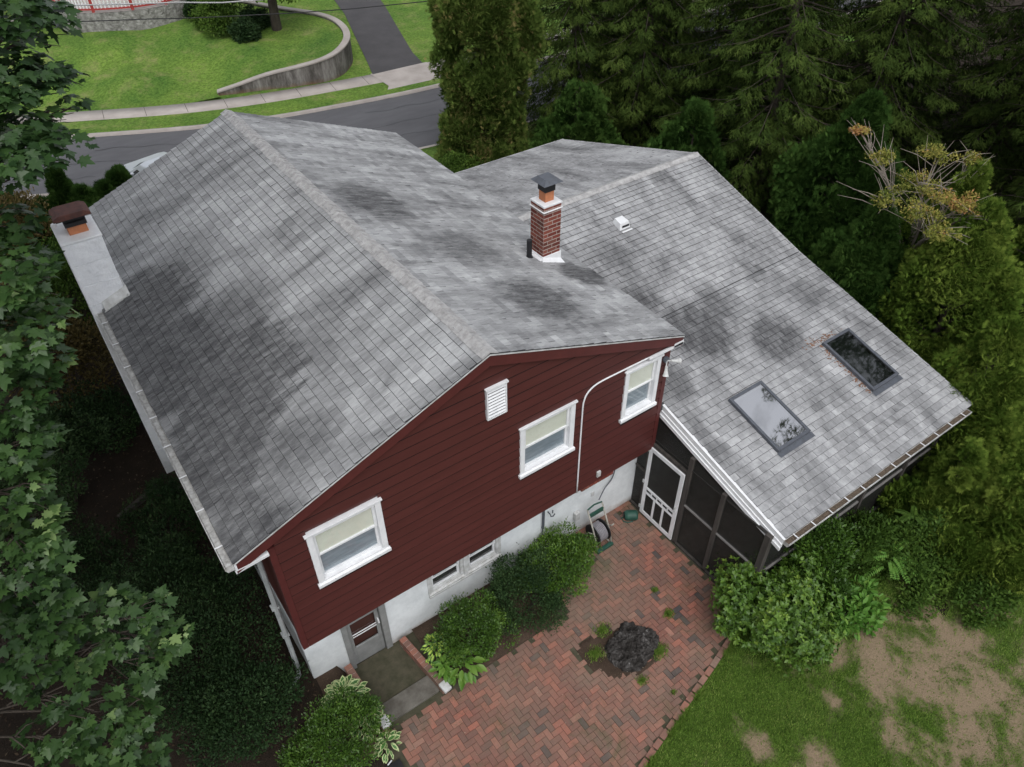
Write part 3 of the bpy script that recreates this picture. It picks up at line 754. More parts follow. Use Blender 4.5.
# windows in the siding
def add_window(name_root, x0, x1, z0, z1, y, parent_house, fr=.075, proud=.045, blind=.5, label=None, lower=False):
    """frame child of the house; sashes, pane, sill and header are its sub-parts"""
    f = MB()
    f.box(x0-.02, x0+fr, y-proud, y+.10, z0, z1); f.box(x1-fr, x1+.02, y-proud, y+.10, z0, z1)
    f.box(x0+fr, x1-fr, y-proud, y+.10, z1-fr*.8, z1); f.box(x0+fr, x1-fr, y-proud, y+.10, z0, z0+.05)
    wf = f.build('window', M['white'] if not lower else M['offwhite'], parent_house, bevel=.005)
    if label: wf['label'] = label
    s = MB(); s.box(x0-.045, x1+.045, y-proud-.03, y+.03, z0-.065, z0-.003); s.add([(x0-.045,y-proud-.03,z0-.003),(x1+.045,y-proud-.03,z0-.003),(x1-.0,y+.02,z0+.045),(x0,y+.02,z0+.045)], [(0,1,2,3)])
    s.build('sill', M['white'] if not lower else M['offwhite'], wf, bevel=.004)
    if not lower:
        s = MB(); s.box(x0-.045, x1+.045, y-proud-.025, y+.03, z1+.002, z1+.035); s.build('header', M['white'], wf, bevel=.004)
    zm = (z0+z1)/2+.02; ix0, ix1 = x0+fr+.012, x1-fr-.012
    for (a, b, yy) in ((zm-.02, z1-fr*.8-.01, y+.0), (z0+.055, zm+.02, y+.035)):
        s = MB(); s.box(ix0-.01, ix0+.032, yy, yy+.03, a, b); s.box(ix1-.032, ix1+.01, yy, yy+.03, a, b)
        s.box(ix0+.032, ix1-.032, yy, yy+.03, b-.035, b); s.box(ix0+.032, ix1-.032, yy, yy+.03, a, a+.035)
        s.build('sash', M['white'], wf)
        s = MB(); s.add([(ix0,yy+.015,a+.01),(ix1,yy+.015,a+.01),(ix1,yy+.015,b-.01),(ix0,yy+.015,b-.01)], [(0,1,2,3)]); s.build('pane', M['glass'], wf)
    s = MB(); s.box(ix0, ix1, y+.028, y+.033, z1-(z1-z0)*blind, z1-fr); 
    s.build('blind', M['blind'] if not lower else M['interior'], wf)
    s = MB(); s.box(ix0, ix1, y+.062, y+.067, z0+.05, z1-(z1-z0)*blind+.02); s.build('curtain', M['curtain'] if not lower else M['interior'], wf)
    return wf
add_window('w', *W1, 0, house, label='wide white window at the left end of the red gable')
add_window('w', *W2, 0, house, label='white window in the middle of the red gable')
add_window('w', *W3, 0, house, fr=.07, label='narrower white window at the right end of the red gable')
add_window('w', *WA, OV+.02, house, fr=.05, proud=.03, lower=True, label='left basement window half hidden under the siding')
add_window('w', *WB, OV+.02, house, fr=.05, proud=.03, lower=True, label='right basement window half hidden under the siding')
m = MB(); m.box(3.17,3.25,OV-.035,OV+.05,.80,1.62); m.box(2.40,2.445,OV-.02,OV+.03,.83,1.62); m.box(3.975,4.02,OV-.02,OV+.03,.83,1.62); m.box(2.40,4.02,OV-.05,OV+.03,.775,.81); m.build('window_casing', M['offwhite'], house, split=True)
# attic vent
m = MB(); vx0, vx1, vz0, vz1 = 3.55,3.91,5.10,5.69
m.box(vx0,vx0+.02,-.06,.02,vz0,vz1); m.box(vx1-.02,vx1,-.06,.02,vz0,vz1); m.box(vx0-.02,vx1+.02,-.08,.02,vz1,vz1+.03); m.box(vx0,vx1,-.06,.02,vz0-.02,vz0)
for k in range(9):
    z = vz0+.02+k*.062; m.add([(vx0+.02,-.055,z),(vx1-.02,-.055,z),(vx1-.02,-.035,z+.026),(vx0+.02,-.035,z+.026),(vx0+.02,-.05,z-.006),(vx1-.02,-.05,z-.006)], [(0,1,2,3),(4,5,1,0)])
av = m.build('attic_vent', M['white'], house)
m = MB(); m.box(vx0+.01,vx1-.01,-.012,-.006,vz0,vz1); m.build('dark_opening', M['black'], av)
# cable conduit on the gable
c = [(HX+.16,-.02,4.66),(7.2,-.035,4.665),(6.2,-.035,4.68),(5.86,-.035,4.68),(5.68,-.035,4.65),(5.55,-.035,4.56),(5.49,-.035,4.42),(5.475,-.035,4.2),(5.48,-.035,3.3),(5.49,-.035,2.06),(5.49,.36,2.0),(5.49,.375,1.9)]
m = MB(); m.tube(smooth_pts(c[:10], 3), .015, 8); m.build('conduit', M['white'], house, smooth=True)
# right white eave return
m = MB(); m.beam((6.9,-.075,4.675),(XRE+.03,-.075,4.675),.03,.05); m.beam((HX+.02,-.05,4.70),(XRE+.02,-.05,4.70),.08,.09); m.box(HX+.025,XRE-.02,-.09,5.0,4.66,4.70); m.build('eave_trim', M['white'], house)
m = MB(); m.box(XL+.02,-.025,-.09,L_-.1,4.64,4.66); m.box(XL-.01,XL+.02,-.09,6.7,4.64,4.80); m.build('soffit', M['white'], house)
# gutter of the left eave
def gutter(p0, p1, outn, w, hgt, parent, fill=.6, straps=12, mat='gutter', debris=True, dm='debris'):
    p0 = Vector(p0); p1 = Vector(p1); o = Vector(outn); up = Vector((0,0,1)); m = MB()
    prof = [(0,0),(0,-hgt),(w*.75,-hgt),(w,-hgt*.45),(w,0),(w-.012,0),(w-.014,-hgt*.42),(w*.73,-hgt+.008),(.008,-hgt+.008),(.008,0)]
    vs = [q+o*a+up*b for q in (p0, p1) for a, b in prof]; k = len(prof)
    m.add(vs, [(i, (i+1) % k, (i+1) % k+k, i+k) for i in range(k)] + [(0,1,2,3,4)[::-1], tuple(k+i for i in range(5))])
    g = m.build('gutter', M[mat], parent)
    if debris:
        m = MB(); L = (p1-p0).length; n = int(L/.06); d = (p1-p0)/n
        for i in range(n):
            q = p0+d*i; hh = -hgt*(1-fill)+.02*noise.noise(Vector((i*.4,0,0)))+random.uniform(-.008,.008); h2 = -hgt*(1-fill)+.02*noise.noise(Vector((i*.4+.4,0,0)))
            m.add([q+o*.01+up*hh, q+o*(w-.02)+up*(hh-.004), q+d+o*(w-.02)+up*h2, q+d+o*.01+up*h2], [(0,1,2,3)])
        m.build('leaf_debris', M[dm], g)
    m = MB(); L = (p1-p0).length
    for i in range(straps):
        q = p0.lerp(p1, (i+.5)/straps); m.beam(q+up*.006, q+o*w+up*.006, .022, .006)
    m.build('strap', M['white'], g, split=True)
    return g
gutter((XL-.015,-OH,ZE-.012),(XL-.015,6.72,ZE-.012),(-1,0,0),.115,.11,house,fill=.9,straps=9,dm='palede')
# leader + downspout at the left corner
m = MB(); m.beam((XL-.02,-.055,4.60),(-.02,-.055,4.635),.05,.06); m.build('leader', M['white'], house, bevel=.006)
m = MB(); m.tube([(-.13,-.01,4.60),(-.125,.14,4.40),(-.125,.46,4.10),(-.155,.50,.80),(-.18,.47,.66),(-.34,.40,.57)], .042, 8); ds = m.build('downspout', M['alu'], house)
m = MB()
for z in (2.7,1.9): m.box(-.205,-.09,.435,.56,z,z+.03)
m.build('bracket', M['alu'], ds, split=True)
# back door
m = MB(); a, b, z0, z1 = DOOR; yy = OV-.02
m.box(a-.02,a+.075,yy-.02,OV+.15,z0,z1); m.box(b-.10,b+.02,yy-.02,OV+.15,z0,z1); m.box(a+.075,b-.10,yy-.02,OV+.15,z1-.07,z1)
m.build('door_frame', M['grey'], house, bevel=.004)
m = MB(); da, db = a+.085, b-.11; dy0, dy1 = OV+.03, OV+.065
m.box(da,da+.07,dy0,dy1,z0+.02,z1-.08); m.box(db-.07,db,dy0,dy1,z0+.02,z1-.08); m.box(da+.07,db-.07,dy0,dy1,z0+.02,.50)
m.box(da+.07,db-.07,dy0,dy1,1.26,1.34); m.box(da+.07,db-.07,dy0,dy1,z1-.16,z1-.08); dr_ = m.build('back_door', M['grey'], house, bevel=.004)
dr_['label'] = 'grey storm door with dark glass'
m = MB(); m.add([(da+.07,OV+.05,.50),(db-.07,OV+.05,.50),(db-.07,OV+.05,z1-.16),(da+.07,OV+.05,z1-.16)], [(0,1,2,3)]); m.build('pane', M['glass'], dr_)
m = MB(); m.box(da+.06,db-.06,OV+.11,OV+.12,z0,z1-.1); m.build('inner_panel', M['red'], dr_)
m = MB(); m.box(da+.07,db-.07,OV+.02,OV+.03,.84,.86); m.box(da+.07,db-.07,OV+.02,OV+.03,.91,.93); m.build('guard_bar', M['white'], dr_, split=True)
m = MB(); m.box(db-.045,db-.02,OV-.03,OV+.03,.93,1.03); m.build('handle', M['white'], dr_)
m = MB(); m.box(a+.0,b+.02,OV-.06,OV+.02,z0-.01,z0+.012); m.build('threshold', M['white'], house)
# utilities on the masonry wall
m = MB(); m.tube([(5.03,.37,1.5),(5.03,.37,.98),(5.02,.37,.90)], .028, 8); m.tube([(5.02,.37,.9),(4.99,.385,.2)], .011, 6); m.build('meter_pipe', M['slate'], house)
m = MB(); m.tube([(5.16,.40,1.28),(5.16,.33,1.28),(5.17,.31,1.22),(5.22,.30,1.20),(5.27,.31,1.24)], .013, 6); m.tube([(5.22,.32,1.28),(5.22,.32,1.36)], .012, 6); m.build('hose_tap', M['slate'], house)
m = MB(); m.box(5.83,5.95,.31,.40,.55,.78); m.tube([(5.89,.38,.56),(5.88,.385,.30)], .02, 6); m.build('outlet_box', M['offwhite'], house, bevel=.01)
m = MB(); m.box(5.96,6.05,-.06,-.015,2.18,2.32); m.build('outlet_box', M['offwhite'], house, bevel=.008)
m = MB(); m.box(6.28,6.36,.385,.405,.96,1.07); m.build('wall_plate', M['offwhite'], house)
# floodlight pair at the corner
m = MB(); m.tube([(7.36,-.03,4.43),(7.36,-.09,4.43)], .06, 12); fl = m.build('floodlight', M['slate'], house, smooth=False)
for dx, dz in ((-.06,-.16),(.15,-.03)):
    m = MB(); A = Vector((7.36,-.08,4.42)); B_ = A+Vector((dx,-.07,dz)); m.tube([A, A.lerp(B_,.5)], .012, 6)
    C_ = B_+(B_-A)*.55; m.tube([A.lerp(B_,.5), B_, C_], [.022,.03,.055], 12); m.build('lamp_head', M['offwhite'], fl)

# left masonry chimney (part of the house, built from the ground)
ch = MB(); CX0, CX1, CY0, CY1, CZ = -.66,.0,6.76,7.58,6.23
n = 14
for k in range(n):   # slightly uneven courses of coating
    z0 = .3+(CZ-.3)*k/n; z1 = .3+(CZ-.3)*(k+1)/n
    ch.box(CX0+random.uniform(-.004,.004),CX1+random.uniform(-.004,.004),CY0+random.uniform(-.006,.006),CY1,z0,z1+.001*(k<n-1)*0)
cho = ch.build('side_chimney', M['stucco'], house, bevel=.012)
cho['label'] = 'white coated masonry chimney rising from the left eave'
m = MB(); m.box(CX0-.012,CX1+.012,CY0-.014,CY1+.012,CZ,CZ+.045); m.tube([(CX0+.04,CY1-.08,CZ+.03),(CX0+.04,CY1-.08,CZ+.1)],.05,8); m.build('crown', M['white'], cho, bevel=.014)
m = MB(); m.box(-.46,-.14,7.00,7.32,CZ+.04,CZ+.20); m.build('flue', M['terra'], cho, bevel=.01)
m = MB()
m.box(-.48,-.12,6.98,7.34,CZ+.20,CZ+.27); m.box(-.46,-.14,7.0,7.32,CZ+.30,CZ+.36)
for (x, y) in ((-.47,7.0),(-.13,7.0),(-.47,7.32),(-.13,7.32)): m.box(x-.012,x+.012,y-.012,y+.012,CZ+.2,CZ+.42)
m.build('flue_guard', M['black'], cho)
m = MB(); prof = [(-.62,.36),(-.60,.42),(-.52,.46),(-.10,.46),(-.02,.42),(.0,.36)]
vsx = [(x,6.93,CZ+z) for x, z in prof]+[(x,7.36,CZ+z) for x, z in prof]
m.add(vsx, [tuple(range(6)), tuple(range(11,5,-1))]+[(i,(i+1)%6,(i+1)%6+6,i+6)[::-1] for i in range(6)]); m.build('cap', M['rust'], cho, bevel=.008)
m = MB(); m.add([(CX0+.22,CY0-.13,roofz(-.44)+.012),(CX1+.05,CY0-.13,roofz(.05)+.012),(CX1+.05,CY0+.0,roofz(.05)+.16),(CX0+.22,CY0+.0,roofz(-.44)+.16)], [(0,1,2,3)])
m.beam((CX0+.2,CY0-.135,roofz(-.46)+.018),(CX1+.06,CY0-.135,roofz(.06)+.018),.025,.016); m.beam((CX1+.03,CY0-.13,roofz(.03)+.03),(CX1+.03,CY1,roofz(.03)+.03),.05,.03); m.build('flashing', M['offwhite'], cho)

# brick chimney on the right slope
b = MB(); core = MB(); bx0, bx1, by0, by1 = 6.79,7.20,2.86,3.27
core.box(bx0+.003,bx1-.003,by0+.003,by1-.003,4.9,6.30)
z = 5.26; r_ = 0
while z < 6.28:
    o_ = (r_ % 2)*.105
    for (side) in range(4):
        s = -o_
        while s < .405:
            s0 = max(0, s)+.007; s1 = min(.41, s+.21)-.007; s += .21
            if s1-s0 < .03: continue
            t = random.random()
            if side == 0: b.box(bx0+s0,bx0+s1,by0,by0+.02,z,z+.062,t)
            elif side == 1: b.box(bx0,bx0+.02,by0+s0,by0+s1,z,z+.062,t)
            elif side == 2: b.box(bx0+s0,bx0+s1,by1-.02,by1,z,z+.062,t)
            else: b.box(bx1-.02,bx1,by0+s0,by0+s1,z,z+.062,t)
    z += .083; r_ += 1
bc = b.build('brick_chimney', M['brickred'], house); bc['label'] = 'slim red brick chimney on the right slope'
core.build('mortar', M['mortar'], bc)
m = MB(); m.box(bx0-.02,bx1+.02,by0-.02,by1+.02,6.20,6.225); m.box(bx0-.01,bx1+.01,by0-.01,by1+.01,6.30,6.34); m.build('crown', M['white'], bc, bevel=.008)
m = MB(); m.box(6.90,7.10,2.97,3.17,6.34,6.55); m.build('flue', M['terra'], bc, bevel=.006)
m = MB(); m.box(6.885,7.115,2.955,3.185,6.54,6.66)
for x in (6.90,7.10):
    for y in (2.97,3.17): m.box(x-.01,x+.01,y-.01,y+.01,6.66,6.72)
m.build('flue_guard', M['black'], bc)
m = MB(); q = .215; cx_, cy_ = 7.0, 3.07
m.add([(cx_-q,cy_-q,6.72),(cx_+q,cy_-q,6.72),(cx_+q,cy_+q,6.72),(cx_-q,cy_+q,6.72),(cx_-.12,cy_-.12,6.80),(cx_+.12,cy_-.12,6.80),(cx_+.12,cy_+.12,6.80),(cx_-.12,cy_+.12,6.80)],
      [(3,2,1,0),(0,1,5,4),(1,2,6,5),(2,3,7,6),(3,0,4,7),(4,5,6,7)]); m.build('cap', M['slate'], bc)
m = MB(); m.box(bx0-.02,bx1+.02,by0-.02,by1+.02,5.0,5.275)
m.add([(bx0-.08,by0-.10,roofz(bx0-.08)+.015),(bx1+.06,by0-.10,roofz(bx1+.06)+.015),(bx1+.02,by0-.02,roofz(bx1)+.08),(bx0-.02,by0-.02,roofz(bx0)+.08)], [(0,1,2,3)])
m.box(bx0-.10,bx0-.02,by0-.05,by1,roofz(bx0)-.02,roofz(bx0)+.06); m.build('flashing', M['white'], bc, bevel=.006)
m = MB(); m.tube([(6.57,3.0,5.2),(6.57,3.0,5.66)], .052, 14); vp = m.build('vent_pipe', M['black'], house); m = MB(); m.tube([(6.57,3.0,5.22),(6.57,3.0,5.31)], [.10,.06], 12); m.build('pipe_boot', M['black'], vp)

# ------------------------------------------------------------------ wing (addition) with screened porch
YR, ZRW, XE, YB, ZBW, YF, ZF, XF, YG, ZG = 5.178,4.687,13.44,1.677,3.569,-3.107,2.339,7.635,10.56,3.125
wing = empty('addition', (10,2,0), 'low wing with broad grey shingle roof and two skylights, dark screened porch beneath', 'house')
def wz(y):
    if y > YR: return ZRW-(y-YR)*(ZRW-ZG)/(YG-YR)
    if y > YB: return ZBW+(y-YB)*(ZRW-ZBW)/(YR-YB)
    return ZF+(y-YF)*(ZBW-ZF)/(YB-YF)
m = PB(); prof = [(YF,ZF),(YB,ZBW),(YR,ZRW),(YG,ZG)]
for X0, pr in ((XF, [(YF,ZF),(0,wz(0))]), (7.5, [(0.003,wz(0.003)),(YB,ZBW),(YR,ZRW),(YG,ZG)])):
    k = len(pr)
    vs = [(X, y, z+d) for X in (X0, XE) for d in (-.006,-.12) for y, z in pr]
    f = []
    for i in range(k-1): f += [(i,2*k+i,2*k+i+1,i+1),(k+i,k+i+1,3*k+i+1,3*k+i),(i,i+1,k+i+1,k+i),(2*k+i,3*k+i,3*k+i+1,2*k+i+1)]
    f += [(0,k,3*k,2*k),(k-1,3*k-1,4*k-1,2*k-1)]
    m.add(vs, f)
rw = m.part('roof', M['underlay'], wing)
def rshing(O, u, v, n, ul, vl_, seed, mask=None, tabw=.305, **kw):
    o = shingles('shingles', O, u, v, n, ul, vl_, M['shing_wing'], rw, seed, mask=mask, tabw=tabw, cham=kw.pop('cham', .0045), sig=kw.pop('sig', .17), **kw)
    o.location = (-10,-2,0); return o
sB = Vector((0, YB-YF, ZBW-ZF)); nB = Vector((0, -(ZBW-ZF), YB-YF)); sA = Vector((0, YR-YB, ZRW-ZBW)); nA = Vector((0, -(ZRW-ZBW), YR-YB))
sG = Vector((0, YR-YG, ZRW-ZG)); nG = Vector((0, ZRW-ZG, YG-YR))
SK = [(8.78,9.78,-1.87,-.54),(11.68,12.58,-1.86,-.49)]; SK = [(8.79,9.72,-1.86,-.54),(11.69,12.56,-1.86,-.49)]
insk = lambda x, y: any(a+.03 < x < b-.03 and c+.02 < y < d-.02 for a, b, c, d in SK)
rshing((XF-.02,YF-.02,ZF), (1,0,0), sB, nB, XE-XF+.04, sB.length, 11, mask=lambda x, y, z: y < 0, holes=SK)
rshing((XF-.02-.305,YF-.02,ZF), (1,0,0), sB, nB, XE-XF+.345, sB.length, 11, mask=lambda x, y, z: y >= 0)
rshing((7.3,YB,ZBW+.0), (1,0,0), sA, nA, XE-7.3+.02, sA.length, 12, sig=.11)
rshing((XE,YG,ZG), (-1,0,0), sG, nG, XE-7.2, sG.length, 13, sig=.1, cham=0, gap=.003)
rc = ridge_caps('ridge_cap', (XE,YR,ZRW), (7.65,YR,ZRW), .125, .32, .29, (0,1,0), M['cap'], rw); rc.location = (-10,-2,0)
m = PB()
for (ya, za), (yb, zb) in zip(prof[:-1], prof[1:]): m.beam((XE+.02,ya,za-.075),(XE+.02,yb,zb-.075),.03,.15)
m.part('rake_board', M['offwhite'], wing)
m = PB(); m.box(7.4,XE,YG+.0,YG+.02,ZG-.15,ZG-.01); m.box(7.4,XE+.03,YG-.04,YG+.03,ZG+.0,ZG+.012); m.part('eave_board', M['offwhite'], wing)
# walls of the closed part
m = PB(); m.box(7.62,13.2,YB+.1,YB+.25,-.1,3.4); m.box(13.05,13.2,YB+.25,YG-.5,.2,3.0); m.box(7.55,13.2,YG-.65,YG-.5,.2,2.9)
m.add([(13.2,YB+.25,3.0),(13.2,YG-.5,3.0),(13.2,YG-.5,3.08),(13.2,YR,ZRW-.12),(13.2,YB+.25,3.45)], [(0,1,2,3,4)]); m.part('wall', M['red'], wing)
m = PB(); m.box(7.5,13.2,-2.9,YB+.1,-.1,-.01); m.part('porch_floor', M['concrete'], wing)
m = PB(); m.box(HX+.03,13.2,-2.88,YB+.1,ZF-.10,ZF-.07); m.part('porch_ceiling', M['interior'], wing)
# white stepped rake trim over the porch side
m = PB(); yy0, yy1 = YF-.02, .02
for (x0, x1, d0, d1) in ((7.565,7.64,.008,-.11),(7.545,7.58,-.11,-.19),(7.52,7.56,-.19,-.27)):
    zs = [wz(yy0), wz(0)]
    m.add([(x0,yy0,zs[0]+d1),(x1,yy0,zs[0]+d1),(x1,yy0,zs[0]+d0),(x0,yy0,zs[0]+d0),(x0,yy1,zs[1]+d1),(x1,yy1,zs[1]+d1),(x1,yy1,zs[1]+d0),(x0,yy1,zs[1]+d0)],
          [(0,1,2,3),(7,6,5,4),(0,4,5,1),(1,5,6,2),(2,6,7,3),(3,7,4,0)])
m.part('rake_trim', M['white'], wing)
g = gutter((XF-.06,YF-.02,ZF-.01),(XE-.2,YF-.02,ZF-.01),(0,-1,0),.12,.10,wing,fill=.8,straps=12); 
for o in [g]: o.location = (-10,-2,0)
# posts, rails, screens
PX = 7.50; PY = -2.90
posts = [(PX,-.985),(PX,-1.83),(PX,PY)]; fposts = [(9.0,PY),(10.6,PY),(12.1,PY),(13.15,PY)]
for (x, y) in posts+fposts:
    w_ = .09 if (x, y) != (PX, PY) else .12
    m = PB(); ztop = wz(y)-.3 if y > PY else wz(y)-.12
    m.box(x-.045,x-.045+w_,y-.05,y-.05+w_,0,ztop); m.part('post', M['wood'], wing, bevel=.006)
m = PB(); m.box(PX-.05,PX+.04,.03,.10,0,wz(.06)-.32); m.part('post', M['wood'], wing, bevel=.006)
m = PB(); m.box(PX-.03,PX+.03,-1.79,-1.03,1.235,1.265); m.box(PX-.03,PX+.03,-2.85,-1.88,1.235,1.265); m.part('rail', M['woodlight'], wing, split=True)
m = PB(); m.box(PX-.045,PX+.04,-2.85,.38,-.02,.04); m.box(PX-.03,PX+.03,.10,.38,1.2,1.24); m.box(PX-.045,PX+.04,-.94,.03,2.10,2.17); m.part('rail', M['wood'], wing, split=True)
m = PB(); xs_ = [PX+.09]+[p[0] for p in fposts]
for a, b in zip(xs_[:-1], xs_[1:]): m.box(a+.05,b-.05,PY-.03,PY+.03,1.03,1.065); m.box(a+.05,b-.05,PY-.03,PY+.03,.0,.05)
m.part('rail', M['woodlight'], wing, split=True)
m = PB()
def quadx(m, x, y0, y1, z0, f): m.add([(x,y0,z0),(x,y1,z0),(x,y1,f(y1)),(x,y0,f(y0))], [(0,1,2,3)])
quadx(m, PX+.005, .10, .39, 0, lambda y: wz(y)-.3); quadx(m, PX+.005, -.94, .03, 2.17, lambda y: wz(y)-.3)
quadx(m, PX+.005, -1.79, -1.03, .04, lambda y: wz(y)-.3); quadx(m, PX+.005, -2.85, -1.88, .04, lambda y: wz(y)-.3)
for a, b in zip(xs_[:-1], xs_[1:]): m.add([(a,PY+.005,0),(b,PY+.005,0),(b,PY+.005,2.24),(a,PY+.005,2.24)], [(0,1,2,3)])
m.part('screen', M['screen'], wing, split=True)
# screen door
dx = PX-.055; y0, y1 = -.935, .02
m = PB(); t = .035
def db(a, b, c, d): m.box(dx-t, dx, a, b, c, d)
db(y0,y0+.085,.06,2.09); db(y1-.085,y1,.06,2.09); db(y0+.085,y1-.085,2.0,2.09); db(y0+.085,y1-.085,.06,.16)
db(y0+.085,y1-.085,.87,.93); db(y0+.085,y1-.085,.73,.78)
for k in range(1,3): yy = y0+.085+(y1-y0-.17)*k/3; db(yy-.022,yy+.022,.16,.73)
for k in range(1,5): yy = y0+.085+(y1-y0-.17)*k/5; db(yy-.014,yy+.014,.78,.87)
sdoor = m.part('screen_door', M['white'], wing, bevel=.003)
m = PB(); m.add([(dx-.015,y0+.08,.12),(dx-.015,y1-.08,.12),(dx-.015,y1-.08,2.03),(dx-.015,y0+.08,2.03)], [(0,1,2,3)]); m.part('screen', M['screen'], sdoor)
m = PB(); m.box(dx-.07,dx-.036,y0+.03,y0+.055,.98,1.1); m.part('handle', M['offwhite'], sdoor)
for zz in (.2,1.0,1.95):
    m = PB(); m.box(dx-.05,dx-.036,y1-.02,y1+.035,zz,zz+.09); m.part('hinge', M['offwhite'], sdoor)
# skylights
for i, (a, b, c, d) in enumerate(SK):
    q = Vector((0, sB.y, sB.z)).normalized(); nn = nB.normalized()
    def pt(x, y, hgt): return Vector((x, y, wz(y)))+nn*hgt
    m = PB(); fw = .06
    for (xa, xb, ya, yb) in ((a,a+fw,c,d),(b-fw,b,c,d),(a+fw,b-fw,c,c+fw),(a+fw,b-fw,d-fw,d)):
        vs = [pt(xa,ya,-.02),pt(xb,ya,-.02),pt(xb,yb,-.02),pt(xa,yb,-.02),pt(xa,ya,.09),pt(xb,ya,.09),pt(xb,yb,.09),pt(xa,yb,.09)]
        m.add(vs, [(0,3,2,1),(4,5,6,7),(0,1,5,4),(1,2,6,5),(2,3,7,6),(3,0,4,7)])
    sk = m.part('skylight', M['slate'], wing, bevel=.006)
    sk['label'] = 'skylight with bright sky reflection, nearer the house' if i == 0 else 'skylight with dark glass, at the right of the roof'
    m = PB(); m.add([pt(a+fw,c+fw,.07),pt(b-fw,c+fw,.07),pt(b-fw,d-fw,.07),pt(a+fw,d-fw,.07)], [(0,1,2,3)]); m.part('pane', M['skyglass'] if i == 0 else M['skyglass2'], sk)
    m = PB(); m.add([pt(a+fw,c+fw,-.35),pt(b-fw,c+fw,-.35),pt(b-fw,d-fw,-.35),pt(a+fw,d-fw,-.35)], [(0,1,2,3)])
    for (xa, ya, xb, yb) in ((a+fw,c+fw,b-fw,c+fw),(b-fw,c+fw,b-fw,d-fw),(b-fw,d-fw,a+fw,d-fw),(a+fw,d-fw,a+fw,c+fw)): m.add([pt(xa,ya,-.35),pt(xb,yb,-.35),pt(xb,yb,.06),pt(xa,ya,.06)], [(0,1,2,3)])
    m.part('shaft', M['interior'], sk)
    m = PB(); m.add([pt(a-.02,c-.11,.024),pt(b+.04,c-.11,.024),pt(b+.04,c,.028),pt(a-.02,c,.028)], [(0,1,2,3)]); m.part('flashing', M['slate'], sk)
    if i == 1:
        m = PB(); rg = random.Random(4)
        for k in range(260):
            if rg.random() < .5: x, y = rg.gauss(a+.05,.22), d+abs(rg.gauss(0,.09))+.01
            else: x, y = a-abs(rg.gauss(0,.06))-.01, rg.uniform(c,d)
            s = rg.uniform(.012,.035); an = rg.uniform(0,6.28); p_ = pt(x, y, .02)
            e1 = Vector((math.cos(an), math.sin(an), 0))*s; e2 = Vector((-math.sin(an), math.cos(an), .2))*s
            m.add([p_-e1, p_+e2*.6, p_+e1, p_-e2*.6], [(0,1,2,3)])
        m.part('fallen_leaves', simple('fallen_brown_leaves', (.26,.14,.09), (.14,.08,.05), 12, .9), wing)
# roof vent
m = PB(); x, y = 9.95, 4.08; z = wz(y)
m.add([(x-.15,y-.15,z-.03),(x+.15,y-.15,z-.03),(x+.15,y+.15,z+.0),(x-.15,y+.15,z+.0),(x-.13,y-.12,z+.12),(x+.13,y-.12,z+.12),(x+.11,y+.10,z+.16),(x-.11,y+.10,z+.16)], [(0,1,5,4),(1,2,6,5),(2,3,7,6),(3,0,4,7),(4,5,6,7)])
m.box(x-.13,x+.17,y-.24,y-.14,wz(y-.2)+.01,wz(y-.2)+.02); rvn = m.part('roof_vent', M['white'], wing, bevel=.012)
m = PB(); m.box(x-.09,x+.11,y-.157,y-.15,z+.02,z+.07); m.part('vent_opening', M['black'], rvn)

# ------------------------------------------------------------------ foliage tools
def norm(a): return a/np.maximum(np.linalg.norm(a, axis=1, keepdims=True), 1e-6)
def place(P_, D, N, S, tv, tf, W=None):
    """instances of a leaf template as one vertex / face array"""
    D = norm(D); X = norm(np.cross(D, N)); Z = np.cross(X, D)
    tv = np.asarray(tv, float); n = len(P_); k = len(tv)
    S = S[:, None, None]; Wf = 1 if W is None else W[:, None, None]
    V = P_[:, None, :] + S*(X[:, None, :]*tv[None, :, 0:1]*Wf + D[:, None, :]*tv[None, :, 1:2] + Z[:, None, :]*tv[None, :, 2:3])
    F = (np.arange(n)[:, None, None]*k + np.asarray(tf)[None, :, :]).reshape(-1, 3)
    return V.reshape(-1, 3), F, len(tf)
OVAL = ([(0,0,0),(-.2,.35,.05),(-.17,.7,.04),(0,1,-.05),(.17,.7,.04),(.2,.35,.05),(0,.5,-.01)], [(0,6,1),(1,6,2),(2,6,3),(3,6,4),(4,6,5),(5,6,0)])
SIMP = ([(0,0,0),(-.24,.5,.06),(0,1,-.04),(.24,.5,.06)], [(0,2,1),(0,3,2)])
_h = [(0,0),(.16,-.10),(.44,.02),(.30,.15),(.66,.34),(.44,.40),(.50,.60),(.24,.55),(.17,.76),(0,1.02)]
_o = _h + [(-x, y) for x, y in _h[-2:0:-1]]
MAPLE = ([(0,.32,-.02)]+[(x, y, -.16*(x*x+(y-.3)**2)+.02) for x, y in _o], [(0, 1+(i+1) % len(_o), 1+i) for i in range(len(_o))])
SPR = ([(-.05,0,0),(.05,0,0),(.02,1,-.05),(-.04,.12,0),(-.30,.52,-.06),(-.03,.34,0),(.04,.22,0),(.27,.66,-.06),(.03,.42,0),(-.03,.5,0),(-.2,.86,-.06),(-.02,.66,0)],
       [(0,1,2),(3,5,4),(6,7,8),(9,11,10)])
def fan(n=6, sp=58, w=.07):
    v = [(0,0,0)]; f = []
    for i in range(n):
        a = math.radians(-sp+2*sp*i/(n-1)); L = 1-.28*abs(i-(n-1)/2)/((n-1)/2); c, s = math.cos(a), math.sin(a)
        v += [(s*L*.5-c*w, c*L*.5+s*w, .05*(i%2)), (s*L, c*L, -.10), (s*L*.5+c*w, c*L*.5-s*w, .05*(i%2))]
        b = 1+3*i; f += [(0, b, b+1), (0, b+1, b+2)]
    return v, f
FAN = fan()
